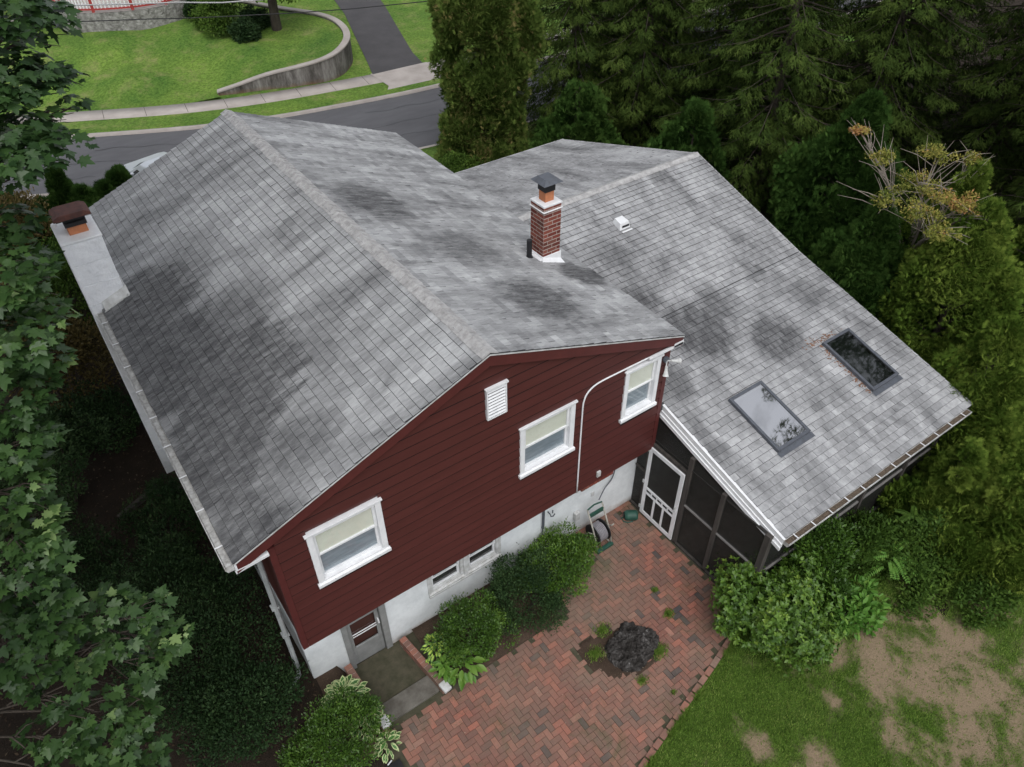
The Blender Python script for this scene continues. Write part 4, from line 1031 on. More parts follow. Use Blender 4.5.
def leafobj(name, mat, parent, batches, off):
    Vs, Fs, Ts = [], [], []; b = 0
    for V, F, nf, tone in batches:
        Vs.append(V); Fs.append(F+b); b += len(V); Ts.append(np.repeat(tone, nf))
    return np_mesh(name, np.concatenate(Vs), np.concatenate(Fs), mat, parent, tone=np.clip(np.concatenate(Ts), 0, 1), off=off)
UP = np.array([0,0,1.])
def rdir(rg, n): return norm(rg.normal(size=(n, 3)))
def lump_points(rg, c, rad, n, nl=28, lr=.42, zmin=-.35, jitter=.12, deep=.25):
    """points on the surface of many small lobes that make up one crown"""
    c = np.array(c, float); rad = np.array(rad, float)
    d = rdir(rg, nl*3); d = d[d[:, 2] > zmin][:nl]; nl = len(d)
    lc = d*rg.uniform(.42, .98, (nl, 1)); lrad = lr*rg.uniform(.5, 1.35, nl); lt = rg.normal(0, .13, nl)
    i = rg.integers(0, nl, n); u = norm(rdir(rg, n) + d[i]*.55)
    rr = lrad[i]*(1-deep*rg.random(n)**1.6 + rg.normal(0, jitter, n) + (rg.random(n) < .05)*rg.uniform(.1, .55, n))
    p = lc[i] + u*rr[:, None]
    return c + p*rad, norm(u/rad), lt[i]
def lumpy_shrub(name, c, rad, n, mat, label, group=None, seed=1, size=.07, tmpl=OVAL, rosette=0, nl=28, lr=.42, hang=0, up=.35, cat='shrub', stems=True, tone=.5, zmin=-.3, spread=.18, parts=('foliage', 'stem'), root=None):
    rg = np.random.default_rng(seed); g = hg(c[0], c[1]) if c[1] < 18 else .6
    if root is None: root = empty(name, (c[0], c[1], max(g, 0)), label, cat, group)
    Pn, Nn, lt = lump_points(rg, c, rad, n, nl, lr, zmin)
    keep = Pn[:, 2] > g+.02; Pn, Nn, lt = Pn[keep], Nn[keep], lt[keep]; n = len(Pn)
    tn = lt + tone + rg.normal(0, spread, n)
    if rosette:
        Pr = np.repeat(Pn, rosette, 0); Nr = np.repeat(norm(Nn+UP*up), rosette, 0); m_ = len(Pr)
        ref = rdir(rg, m_); side = norm(np.cross(Nr, ref)); D = norm(side*rg.uniform(.7, 1.1, (m_, 1)) + Nr*rg.uniform(.15, .75, (m_, 1)))
        S = size*rg.uniform(.65, 1.2, m_); T = np.repeat(tn, rosette)+rg.normal(0, .08, m_)+ .1
        b = place(Pr, D, Nr, S, *tmpl)
    else:
        D = norm(rdir(rg, n)*.8 + Nn*.7 + UP*up - UP*hang); N2 = norm(Nn*.7+UP*.6+rdir(rg, n)*.5)
        S = size*rg.uniform(.6, 1.3, n); T = tn; b = place(Pn, D, N2, S, *tmpl)
    leafobj(parts[0], mat, root, [(b[0], b[1], b[2], T)], root.location)
    if stems:
        m = PB(); rr = random.Random(seed); bx, by, bz = c[0], c[1], max(g, 0)
        for k in range(9):
            a = rr.uniform(0, 6.28); q = rr.uniform(.3, .75); e = (c[0]+rad[0]*q*math.cos(a), c[1]+rad[1]*q*math.sin(a), c[2]+rad[2]*rr.uniform(0, .6))
            s = (bx+.1*math.cos(a)*rad[0], by+.1*math.sin(a)*rad[1], bz-.05)
            md = ((s[0]+e[0])/2+.05, (s[1]+e[1])/2, (s[2]+e[2])/2+.05)
            m.tube([s, md, e], [.03*rad[2]+.006, .02*rad[2]+.004, .004], 6)
        m.part(parts[1], M['bark'], root)
    return root
def spruce(x, y, hgt, rad, seed, label, group, z0=.5, low=.6, dens=1.0, mat='spruce', hang=.55, upto=None, name='spruce_tree', size=.30, cat='tree', gap=.34):
    rg = np.random.default_rng(seed); rr = random.Random(seed)
    root = empty(name, (x, y, z0), label, cat, group)
    m = PB(); m.tube([(x, y, z0-.3), (x+.05, y, z0+hgt*.3), (x, y+.05, z0+hgt*.7), (x, y, z0+hgt)], [.035*rad+.10, .03*rad+.06, .05, .01], 9)
    Pl, Dl, Nl, Sl, Tl = [], [], [], [], []; z = z0+low; az = rr.uniform(0, 6)
    while z < z0+hgt-.2:
        f = (z-z0)/hgt; nbr = 6 if f < .5 else 5
        for k in range(nbr):
            az += 2*PI/nbr + rr.uniform(-.35, .35); L = rad*((1-f)**.72)*rr.uniform(.62, 1.12)+.15
            if f < .12: L *= .85
            dz = rr.uniform(-.15, .2); bt = rr.gauss(0, .1)
            ca, sa = math.cos(az), math.sin(az); nT = 9
            t = np.linspace(0, 1, nT); rz = z+dz + L*(.10*t - .50*t**1.5 + .22*t**3)
            pts = np.c_[x+ca*L*t, y+sa*L*t, rz]; 
            m.tube([tuple(p) for p in pts[::2]], [.030*L/2+.008, .022*L/2+.006, .014, .009, .004], 4, cap=False)
            n = int(L*52*dens*(.3/size)); tt = rg.uniform(.12, 1.03, n)**.8
            base = np.c_[x+ca*L*tt, y+sa*L*tt, np.interp(tt, t, rz)]
            wd = (.34*L*(1-tt)**.8*(tt**.35)+.06)*rg.uniform(-1, 1, n)
            lat = np.array([-sa, ca, 0]); out = np.array([ca, sa, 0])
            p = base + lat*wd[:, None] + out*(np.abs(wd)*.45)[:, None] - UP*(np.abs(wd)*.35 + rg.uniform(0, .22, n)*hang)[:, None]
            d = out*rg.uniform(.2, .9, (n, 1)) + lat*(np.sign(wd)*rg.uniform(.1, .8, n))[:, None] - UP*rg.uniform(.1, 1.3, (n, 1))*hang
            Pl.append(p); Dl.append(d); Nl.append(norm(UP+rdir(rg, n)*.5+out*.3)); Sl.append(size*rg.uniform(.6, 1.35, n)*(1-.3*f))
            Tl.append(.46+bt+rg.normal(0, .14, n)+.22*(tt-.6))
        z += gap*rr.uniform(.75, 1.2)*(1+.3*f)
    m.part('trunk', M['bark'], root)
    Pn = np.concatenate(Pl); b = place(Pn, np.concatenate(Dl), np.concatenate(Nl), np.concatenate(Sl), *SPR)
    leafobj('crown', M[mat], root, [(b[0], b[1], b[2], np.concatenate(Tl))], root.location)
    return root
def conifer_column(x, y, hgt, rad, n, seed, mat, label, group=None, z0=.5, size=.16, tmpl=FAN, name='conifer_tree', prof=None, nl=90, hang=0.0, tone=.5, cat='tree', topx=0, upd=.5, lr=.30):
    """dense crown of many overlapping lobes arranged up a tapering column"""
    rg = np.random.default_rng(seed); rr = random.Random(seed); root = empty(name, (x, y, z0), label, cat, group)
    prof = prof or (lambda f: (1-f)**.75*(1 if f > .15 else .8+f*1.3))
    fz = rg.random(nl)**1.15; bulge = 1+.22*np.sin(rg.uniform(0,6,1)+fz*9); a = rg.uniform(0, 2*PI, nl); R = np.array([prof(f) for f in fz])*rad*bulge*rg.uniform(.8,1.15,nl)
    q = rg.uniform(.62, .95, nl); lc = np.c_[x+topx*fz+np.cos(a)*R*q, y+np.sin(a)*R*q, z0+.15+fz*(hgt-.35)]
    lrad = np.maximum(.16, (rad*lr)*(.4+.8*R/rad)*rg.uniform(.6, 1.3, nl)); lt = rg.normal(0, .13, nl)
    wgt = lrad**2; i = rg.choice(nl, n, p=wgt/wgt.sum())
    outw = norm(np.c_[np.cos(a), np.sin(a), np.full(nl, .35)])
    u = norm(rdir(rg, n)+outw[i]*.6); rr_ = lrad[i]*(1-.35*rg.random(n)**1.5+rg.normal(0, .12, n))
    Pn = lc[i]+u*rr_[:, None]*np.array([1,1,1.15])
    D = norm(u*.7+outw[i]*.4+UP*upd-UP*hang+rdir(rg, n)*.35); N2 = norm(outw[i]+UP*.5+rdir(rg, n)*.5)
    b = place(Pn, D, N2, size*rg.uniform(.6, 1.3, n), *tmpl)
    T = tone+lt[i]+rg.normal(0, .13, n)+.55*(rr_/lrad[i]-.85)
    m = PB(); m.tube([(x, y, z0-.3), (x+topx*.5, y, z0+hgt*.5), (x+topx, y, z0+hgt*.93)], [.06+.03*hgt/3, .05, .01], 8)
    for k in range(0, nl, 2):
        e = lc[k]; s = (x+topx*fz[k], y, max(z0, e[2]-.4*lrad[k]-.25*R[k])); m.tube([s, tuple((np.array(s)+e)/2+UP*.03), tuple(e)], [.022, .015, .005], 5, cap=False)
    m.part('trunk', M['bark'], root)
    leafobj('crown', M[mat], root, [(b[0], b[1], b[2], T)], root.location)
    return root

# ------------------------------------------------------------------ conifers behind and beside the wing
G_S = 'tall spruces behind the wing'
SP = [ # x, y, h, rad, label
 (17.9,15.6,15,2.8,'drooping spruce just right of the dense rounded evergreen by the street'),
 (19.6,13.6,17,3.1,'tall spruce behind the far corner of the wing roof'),
 (22.8,17.8,18,3.4,'spruce farther back towards the street, between two nearer spruces'),
 (18.7,7.0,13,2.5,'medium spruce filling the gap beside the right edge of the wing roof'),
 (20.8,9.6,19,3.3,'tall spruce behind the ridge end of the wing roof'),
 (25.3,12.6,18,3.6,'second row spruce with hanging branches, top centre right'),
 (23.0,6.3,19,3.4,'spruce with long drooping boughs behind the yellowing tree'),
 (28.2,8.6,18,3.8,'far spruce near the upper right corner'),
 (26.3,3.4,19,3.5,'spruce at the right edge beyond the yellowing tree'),
 (29.5,15.5,18,3.8,'rearmost spruce showing between the others'),
 (31.5,4.0,18,3.6,'dark spruce in the far right corner'),
 (27.5,21.0,16,3.3,'distant spruce beside the street at top centre')]
for i, (x, y, h_, r_, lb) in enumerate(SP):
    spruce(x, y, h_, r_, 20+i, lb, G_S, low=.7 if i != 3 else .2, dens=.95, hang=.75, size=.30)
spruce(20.7, -3.6, 22, 4.0, 52, 'very tall spruce just outside the right edge of the view', G_S, dens=.5, hang=.7, size=.42, low=1.5)
spruce(24.6, -.2, 20, 3.6, 51, 'spruce at the right edge above the olive green evergreens', G_S, dens=.9, hang=.7)
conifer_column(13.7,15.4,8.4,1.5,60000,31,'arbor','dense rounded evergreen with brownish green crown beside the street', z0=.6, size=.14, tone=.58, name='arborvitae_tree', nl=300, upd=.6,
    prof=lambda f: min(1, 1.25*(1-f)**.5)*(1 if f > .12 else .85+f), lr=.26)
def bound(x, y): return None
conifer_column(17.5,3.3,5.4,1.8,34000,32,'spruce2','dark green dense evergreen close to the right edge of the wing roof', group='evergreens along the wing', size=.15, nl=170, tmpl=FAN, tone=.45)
conifer_column(16.2,7.8,4.2,1.5,16000,36,'spruce2','low dark evergreen tucked behind the wing ridge end', group='evergreens along the wing', size=.15, nl=90, tone=.42)
conifer_column(15.7,1.2,3.9,1.5,20000,33,'spruce2','bushy dark evergreen touching the lower right roof edge', group='evergreens along the wing', size=.13, nl=110, tone=.55)
conifer_column(17.4,.2,4.7,1.6,28050,34,'cypress','light green evergreen with feathery tips below the yellowing tree', group='olive evergreens at the right', size=.11, nl=120, tone=.42)
conifer_column(18.2,-1.9,4.7,1.8,28050,35,'cypress','feathery light green evergreen at the right edge of the view', group='olive evergreens at the right', size=.11, nl=120, tone=.45)
conifer_column(15.9,-1.0,4.8,1.6,38250,37,'cypress','tall olive green evergreen behind the front right roof corner', group='olive evergreens at the right', size=.105, nl=150, tone=.5, hang=.1)
conifer_column(12.45,-3.75,2.4,.72,14025,38,'cypress','small pointed olive evergreen in front of the porch gutter end', group='olive evergreens at the right', size=.10, nl=50, tone=.5, z0=0)
conifer_column(12.6,-5.0,2.2,1.15,25500,39,'cypress','spreading olive evergreen in front of the larger one, lower right', group='olive evergreens at the right', size=.10, nl=80, tone=.55, z0=0)
conifer_column(14.25,-2.9,4.0,1.4,33150,40,'cypress','big olive green evergreen overhanging the front right roof corner', group='olive evergreens at the right', size=.105, nl=90, tone=.5, z0=0)
# yellowing tree with bare twigs
def open_tree(name, base, seed, label, tips, mat, leafn, size, flat=.35, group=None, barkm='twig', trunk_r=.07, blob=.5, tmpl=SIMP, cat='tree'):
    rg = np.random.default_rng(seed); rr = random.Random(seed); root = empty(name, base, label, cat, group)
    m = PB(); B_ = Vector(base); fork = B_+Vector((rr.uniform(-.1,.1), rr.uniform(-.1,.1), (max(t[2] for t in tips)-base[2])*.45))
    m.tube([B_-Vector((0,0,.2)), B_.lerp(fork,.5)+Vector((.06,.03,0)), fork], [trunk_r*1.3, trunk_r, trunk_r*.8], 8)
    Pl, Tl = [], []
    for (tx, ty, tz, rb, w_, tb) in tips:
        T = Vector((tx, ty, tz)); mid = fork.lerp(T,.5)+Vector((rr.uniform(-.2,.2), rr.uniform(-.2,.2), rr.uniform(.1,.35)))
        m.tube(smooth_pts([fork, mid, T], 4), [trunk_r*.55*(1-i/8.5)+.006 for i in range(9)], 5)
        for k in range(12):
            s = mid.lerp(T, rr.uniform(0, 1)); e = T+Vector((rr.uniform(-1,1)*rb*1.6, rr.uniform(-1,1)*rb*1.6, rr.uniform(-.3,.7)*rb))
            m.tube([s, s.lerp(e,.5)+Vector((rr.uniform(-.08,.08),rr.uniform(-.08,.08),.06)), e], [.012, .008, .003], 4, cap=False)
        n = int(leafn*w_); u = rdir(rg, n)*rg.random((n,1))**.4
        nlb = 13; lc_ = rdir(rg, nlb)*rg.uniform(.4,1.5,(nlb,1))*np.array([1,1,.6]); j = rg.integers(0, nlb, n)
        p = np.array(T)+ (lc_[j]*.6+u*blob)*np.array([rb,rb,rb*flat]); Pl.append(p); Tl.append(tb+rg.normal(0,.16,n)+rg.normal(0,.12,nlb)[j])
    m.part('trunk', M[barkm], root)
    Pn = np.concatenate(Pl); n = len(Pn)
    b = place(Pn, norm(rdir(rg, n)+np.array([0,0,-.25])), norm(UP+rdir(rg, n)*.7), size*rg.uniform(.6,1.3,n), *tmpl)
    leafobj('crown', mat, root, [(b[0], b[1], b[2], np.concatenate(Tl))], root.location); return root

open_tree('maple_tree', (16.7,.7,.5), 61, 'small yellowing tree with bare twigs and orange leaf tips among the evergreens',
  [(16.6,2.9,5.3,.32,.5,.95),(16.0,1.9,5.2,.42,.8,.55),(16.9,1.0,5.3,.5,.9,.5),(17.5,.5,5.2,.4,.6,.5),(16.3,.9,4.8,.6,1.2,.45),(16.2,.0,4.8,.6,1.2,.72),(15.3,.2,4.7,.5,1.0,.4),(15.0,-.5,4.6,.45,.9,.45),(15.8,-.6,4.9,.45,.8,.8),(15.4,1.2,4.6,.5,.8,.3)],
  M['yellow'], 900, .062, flat=.7, blob=.30)
# ------------------------------------------------------------------ shrubs by the porch and along the wall
lumpy_shrub('rounded_shrub', (7.62,-3.42,.52), (1.18,1.0,.95), 4300, M['shrub'], 'big rounded glossy green shrub at the porch corner', 'shrubs round the porch corner', seed=71, size=.085, rosette=7, nl=60, lr=.30, tmpl=SIMP, zmin=-.2, tone=.52)
lumpy_shrub('feathery_shrub', (8.95,-3.35,.45), (1.0,.75,.9), 15000, M['shrub'], 'darker fine leaved shrub behind the big rounded one, against the porch front', 'shrubs round the porch corner', seed=72, size=.075, nl=60, lr=.3, tmpl=SIMP, tone=.34, up=.7)
lumpy_shrub('feathery_shrub', (10.2,-3.5,.35), (.85,.6,.75), 9000, M['weed'], 'loose dark shrub below the middle of the porch gutter', 'shrubs round the porch corner', seed=73, size=.08, nl=50, lr=.3, tmpl=SIMP, tone=.35, up=.7)
lumpy_shrub('leafy_shrub', (9.0,-4.25,.25), (.55,.35,.4), 900, M['lightweed'], 'bright long leaved plant at the edge of the bare lawn patch', seed=74, size=.15, nl=24, lr=.35, tmpl=OVAL, tone=.4, cat='plant')
lumpy_shrub('leafy_shrub', (11.2,-4.15,.35), (1.0,.6,.55), 8000, M['weed'], 'wild green undergrowth bush below the small pointed evergreen', seed=75, size=.085, nl=60, lr=.3, tmpl=SIMP, tone=.45)
lumpy_shrub('leafy_shrub', (11.7,-5.5,.2), (1.1,.5,.4), 6000, M['weed'], 'low wild bush spilling onto the lawn at the right edge', seed=76, size=.085, nl=50, lr=.3, tmpl=SIMP, tone=.5)
lumpy_shrub('leafy_shrub', (10.6,-4.75,.1), (.8,.35,.3), 2600, M['weed'], 'low ragged weeds at the back edge of the lawn', seed=77, size=.08, nl=40, lr=.3, tmpl=SIMP, tone=.6, cat='plant')
def pinnate(name, base, stems, label, seed, mat='lightweed', leaf=.13, L=.8):
    rg = np.random.default_rng(seed); rr = random.Random(seed); root = empty(name, base, label, 'plant')
    m = PB(); Pl, Dl, Sl = [], [], []; B_ = Vector(base)
    for k in range(stems):
        a = rr.uniform(0, 6.28); tp = B_+Vector((rr.uniform(-.1,.1), rr.uniform(-.1,.1), rr.uniform(.6,.95)))
        m.tube([B_, B_.lerp(tp,.6)+Vector((.03,.02,0)), tp], [.012,.009,.006], 5)
        for j in range(7):
            a += 2.4+rr.uniform(-.3,.3); ln = L*rr.uniform(.6,1); d = Vector((math.cos(a), math.sin(a), 0)); s = tp-Vector((0,0,rr.uniform(0,.25)))
            pts = [s+d*(ln*t)+Vector((0,0,ln*(.35*t-.45*t*t))) for t in (0,.25,.5,.75,1)]
            m.tube(pts, [.005,.004,.004,.003,.002], 4, cap=False); nlf = 11
            for q in range(1, nlf+1):
                t = .12+.88*q/nlf; p = s+d*(ln*t)+Vector((0,0,ln*(.35*t-.45*t*t)))
                sd = Vector((-d.y, d.x, 0))
                for sg in (-1, 1): Pl.append(tuple(p)); Dl.append(tuple(sd*sg+d*.45-Vector((0,0,.25)))); Sl.append(leaf*(1-.5*abs(t-.45)))
            Pl.append(tuple(pts[-1])); Dl.append(tuple(d)); Sl.append(leaf*.7)
    m.part('stem', M['weed'], root); n = len(Pl)
    b = place(np.array(Pl), np.array(Dl), np.tile(UP, (n,1))+rdir(rg, n)*.15, np.array(Sl), *OVAL)
    leafobj('foliage', M[mat], root, [(b[0], b[1], b[2], .5+rg.normal(0,.13,n))], root.location)
pinnate('sapling', (10.35,-4.0,0), 3, 'bright green sapling with feather shaped leaves in front of the porch', 81, leaf=.09, L=.55)
pinnate('sapling', (11.3,-3.75,0), 2, 'darker feather leaved sapling at the far end of the porch front', 82, 'weed', leaf=.09, L=.5)
# left shrubs in the bed under the gable
lumpy_shrub('boxy_shrub', (2.78,-.50,.45), (.68,.62,.66), 11000, M['shrub'], 'green shrub under the basement windows, nearest the hostas', 'shrubs in the wall bed', seed=83, size=.052, nl=60, lr=.3, tmpl=SIMP, tone=.36, up=.5)
lumpy_shrub('boxy_shrub', (4.0,-.42,.45), (.74,.66,.66), 17000, M['darkshrub'], 'bluish dark green shrub in the middle of the wall bed', 'shrubs in the wall bed', seed=84, size=.045, nl=60, lr=.3, tmpl=SIMP, tone=.62, up=.5)
lumpy_shrub('boxy_shrub', (4.95,-.28,.42), (.80,.62,.62), 15000, M['shrub'], 'brighter green shrub beside the hose reel cart', 'shrubs in the wall bed', seed=85, size=.055, nl=60, lr=.3, tmpl=SIMP, tone=.5, up=.5)
# hostas
def hosta(name, c, r_, n, mat, label, seed, size=.2, group=None, var=False, zc=.1):
    rg = np.random.default_rng(seed); root = empty(name, (c[0], c[1], c[2]), label, 'plant', group)
    a = rg.uniform(0, 2*PI, n); q = rg.random(n)**.7; t = q
    p = np.c_[c[0]+np.cos(a)*r_*q*.8, c[1]+np.sin(a)*r_*q*.8, c[2]+zc+.22*(1-q**2)+rg.uniform(-.03,.05,n)]
    D = np.c_[np.cos(a), np.sin(a), .35-.9*q]+rdir(rg, n)*.25
    v = [(0,0,0),(-.18,.2,.05),(-.26,.5,.06),(-.14,.82,.02),(0,1.05,-.1),(.14,.82,.02),(.26,.5,.06),(.18,.2,.05),(0,.3,-.02),(0,.7,-.02),(-.13,.3,.02),(-.15,.6,.02),(.13,.3,.02),(.15,.6,.02),(0,.9,-.04)]
    core = [(0,10,8),(0,8,12),(8,10,11),(8,11,9),(8,9,13),(8,13,12),(9,11,14),(9,14,13)]
    edge = [(0,1,10),(1,2,10),(10,2,11),(11,2,3),(11,3,14),(14,3,4),(0,12,7),(7,12,6),(12,13,6),(13,5,6),(13,14,5),(14,4,5)]
    S = size*rg.uniform(.6,1.25,n); N = norm(UP+rdir(rg, n)*.3)
    if var:
        b1 = place(p, D, N, S, v, core); b2 = place(p, D, N, S, v, edge)
        leafobj('foliage', M[mat], root, [(b1[0], b1[1], b1[2], rg.uniform(0,.4,n)), (b2[0], b2[1], b2[2], rg.uniform(.6,1,n))], root.location)
    else:
        b1 = place(p, D, N, S, v, core+edge); leafobj('foliage', M[mat], root, [(b1[0], b1[1], b1[2], .5+rg.normal(0,.18,n))], root.location)
    return root
hosta('hosta', (2.12,-.30,.12), .34, 110, 'hostayel', 'small yellow centred hosta beside the brick garden wall', 91, .12, var=True)
hosta('hosta', (2.35,-.82,.1), .36, 70, 'hosta', 'bright green broad leaved hosta at the patio edge', 92, .21)
hosta('hosta', (2.0,-.72,.1), .22, 40, 'hosta', 'small plain green hosta between the brick wall end and the larger hosta', 93, .15)
hosta('hosta', (.30,-.28,.36), .36, 130, 'hostavar', 'white edged hosta beside the house corner', 94, .17, var=True, group='white edged hostas left of the steps')
hosta('hosta', (.42,-.78,.34), .30, 90, 'hostavar', 'white edged hosta beside the concrete step', 95, .16, var=True, group='white edged hostas left of the steps')
hosta('hosta', (.55,-1.30,.1), .20, 40, 'hostavar', 'small white edged hosta at the left patio corner', 96, .14, var=True)
lumpy_shrub('boxy_shrub', (-.15,-.95,.85), (.75,.55,.55), 14000, M['shrub'], 'green small leaved shrub left of the white edged hostas at the bottom edge', seed=97, size=.05, nl=60, lr=.3, tmpl=SIMP, tone=.38, up=.5)
# dark shrubs along the left side of the house
LS = 'shaded shrubs along the left side'
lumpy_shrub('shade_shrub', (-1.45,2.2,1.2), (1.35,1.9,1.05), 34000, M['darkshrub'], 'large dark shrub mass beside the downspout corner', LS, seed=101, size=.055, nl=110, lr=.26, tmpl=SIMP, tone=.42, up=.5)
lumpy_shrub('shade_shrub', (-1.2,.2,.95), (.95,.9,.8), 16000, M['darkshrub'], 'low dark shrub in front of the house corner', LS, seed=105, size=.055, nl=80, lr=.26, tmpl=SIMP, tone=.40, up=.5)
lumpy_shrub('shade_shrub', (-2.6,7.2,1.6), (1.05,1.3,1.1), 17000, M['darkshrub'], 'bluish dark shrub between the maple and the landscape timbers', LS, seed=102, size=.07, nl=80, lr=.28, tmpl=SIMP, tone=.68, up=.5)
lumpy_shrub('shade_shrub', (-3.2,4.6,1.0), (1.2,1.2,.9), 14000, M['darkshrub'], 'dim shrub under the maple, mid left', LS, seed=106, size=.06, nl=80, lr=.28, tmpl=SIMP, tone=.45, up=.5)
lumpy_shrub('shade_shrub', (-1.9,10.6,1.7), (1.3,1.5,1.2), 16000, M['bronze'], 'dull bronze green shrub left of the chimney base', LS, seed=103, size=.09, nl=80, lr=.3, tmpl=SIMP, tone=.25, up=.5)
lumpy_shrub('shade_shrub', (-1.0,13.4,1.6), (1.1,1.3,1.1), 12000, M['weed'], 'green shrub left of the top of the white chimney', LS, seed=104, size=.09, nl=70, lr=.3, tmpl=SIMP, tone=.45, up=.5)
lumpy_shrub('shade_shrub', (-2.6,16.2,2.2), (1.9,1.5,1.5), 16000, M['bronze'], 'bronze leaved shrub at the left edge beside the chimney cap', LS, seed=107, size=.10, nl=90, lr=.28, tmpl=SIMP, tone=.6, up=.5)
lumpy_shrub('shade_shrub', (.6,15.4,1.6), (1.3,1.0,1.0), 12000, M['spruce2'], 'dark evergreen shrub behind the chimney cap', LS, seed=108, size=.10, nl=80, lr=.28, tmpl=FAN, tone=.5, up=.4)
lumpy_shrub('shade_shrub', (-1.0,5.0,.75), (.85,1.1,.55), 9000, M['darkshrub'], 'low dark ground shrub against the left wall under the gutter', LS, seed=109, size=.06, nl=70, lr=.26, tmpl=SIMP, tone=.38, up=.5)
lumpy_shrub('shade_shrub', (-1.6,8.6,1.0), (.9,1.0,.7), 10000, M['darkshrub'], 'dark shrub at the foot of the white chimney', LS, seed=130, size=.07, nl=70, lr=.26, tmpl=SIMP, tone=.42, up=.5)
HG = 'small conifers of the street hedge'
for i, (x, y, h_, r_, lb) in enumerate([(1.75,18.1,1.45,.5,'pointed conifer at the right end of the hedge next to the car'),(1.25,18.0,1.25,.6,'low hedge conifer second from the car'),(.6,17.8,1.3,.7,'low hedge conifer in the middle'),(.15,18.1,1.75,.5,'pointed conifer in the left half of the hedge'),(-.5,18.0,1.2,.7,'low hedge conifer near the left end'),(-1.3,18.2,1.4,.8,'leftmost hedge conifer by the maple leaves')]):
    conifer_column(x, y, h_*1.3+.15, r_*1.45, 9000, 110+i, 'spruce2', lb, HG, z0=.6, size=.14, nl=60, tone=.45, name='hedge_conifer', cat='shrub')
# street side shrubs near the far wing corner
lumpy_shrub('boxy_shrub', (11.6,14.6,1.0), (1.5,.55,.5), 9000, M['weed'], 'long clipped green hedge below the rounded evergreen, behind the wing eave', seed=121, size=.08, nl=50, lr=.3, tmpl=SIMP, tone=.62, root=None)
lumpy_shrub('boxy_shrub', (13.2,12.9,.95), (1.7,.5,.5), 9000, M['weed'], 'clipped hedge along the far eave of the wing', seed=122, size=.08, nl=50, lr=.3, tmpl=SIMP, tone=.55)
conifer_column(16.0,12.9,3.2,1.5,16000,123,'spruce2','low bushy evergreen right of the rounded evergreen, over the far wing corner', size=.14, nl=80, tone=.6)
# grass tufts on the patio
TF = 'grass tufts growing between the patio bricks'
for i, (x, y, r_, n, lb) in enumerate([(6.18,-2.16,.10,420,'largest grass tuft, right of the tree stump'),(6.33,-1.62,.07,150,'tiny grass tuft near the porch wall above the stump'),(5.50,-2.62,.16,700,'grass clump at the lower right of the stump'),(4.85,-2.86,.10,220,'small tuft below the stump'),(4.92,-1.68,.15,420,'thin grass behind the stump'),(4.50,-1.98,.16,480,'sparse grass at the left of the stump'),(5.15,-3.35,.05,60,'tiny tuft by the slanted patio edge')]):
    rr = random.Random(i+5); pts = []
    for k in range(int(n*1.8)):
        a = rr.uniform(0, 6.28); q = r_*min(1.1, abs(rr.gauss(0, .5))); pts.append((q*math.cos(a)*1.2, q*math.sin(a), 0))
    o = blades('grass_tuft', pts, .06, wid=.0055, seed=i, tone0=.55); o.location = (x, y, .01); tag(o, lb, 'grass tuft', TF)
# ------------------------------------------------------------------ tree stump
st = empty('tree_stump', (5.13,-2.27,0), 'low rugged blackened tree stump set in the brick patio', 'stump')
nA, nR = 150, 50; V = []; F = []
for j in range(nR):
    for i in range(nA):
        a = 2*PI*i/nA; t = j/(nR-1); ca, sa = math.cos(a), math.sin(a)
        R = .455*(1+.24*noise.noise(Vector((ca*1.3, sa*1.3, 4)))+.07*noise.noise(Vector((ca*5, sa*5, 9)))+.035*noise.noise(Vector((ca*14, sa*14, 2))))
        if t < .35: rr_ = R*(1.08-.14*t/.35); z = -.05+.13*(t/.35)
        else: rr_ = R*.94*(1-(t-.35)/.65); z = .08+.02*math.sin((t-.35)*3)
        z += .065*noise.noise(Vector((ca*rr_*8, sa*rr_*8, 1)))*(t > .2)+.05*noise.noise(Vector((ca*rr_*30, sa*rr_*22, 5)))*(t > .2)
        rr_ *= 1+.05*noise.noise(Vector((ca*9, sa*9, z*12)))
        V.append((ca*rr_*1.12, sa*rr_*.95, z))
for j in range(nR-1):
    for i in range(nA): F.append((j*nA+i, j*nA+(i+1)%nA, (j+1)*nA+(i+1)%nA, (j+1)*nA+i))
def stump_mat():
    m, nt, out = nodes_mat('charred_weathered_stump'); h = NT(nt); tc = texco(h)
    f = noise_n(h, 5.5, 8, .75, tc, .8); col = ramp(h, f, [(.35,(.018,.016,.014)),(.52,(.045,.041,.038)),(.63,(.10,.095,.09)),(.72,(.34,.33,.32))])
    v = h.n('ShaderNodeTexVoronoi'); v.inputs['Scale'].default_value = 22; h.l(tc, v.inputs['Vector'])
    nb = noise_n(h, 24, 8, .8, tc)
    bsdf(h, out, col, .95, 0, .15, bump(h, mixc(h, .5, nb, v.outputs['Distance']), 1, .05)); return m
M['stump'] = stump_mat(); np_mesh('wood', V, F, M['stump'], st, smooth=True)
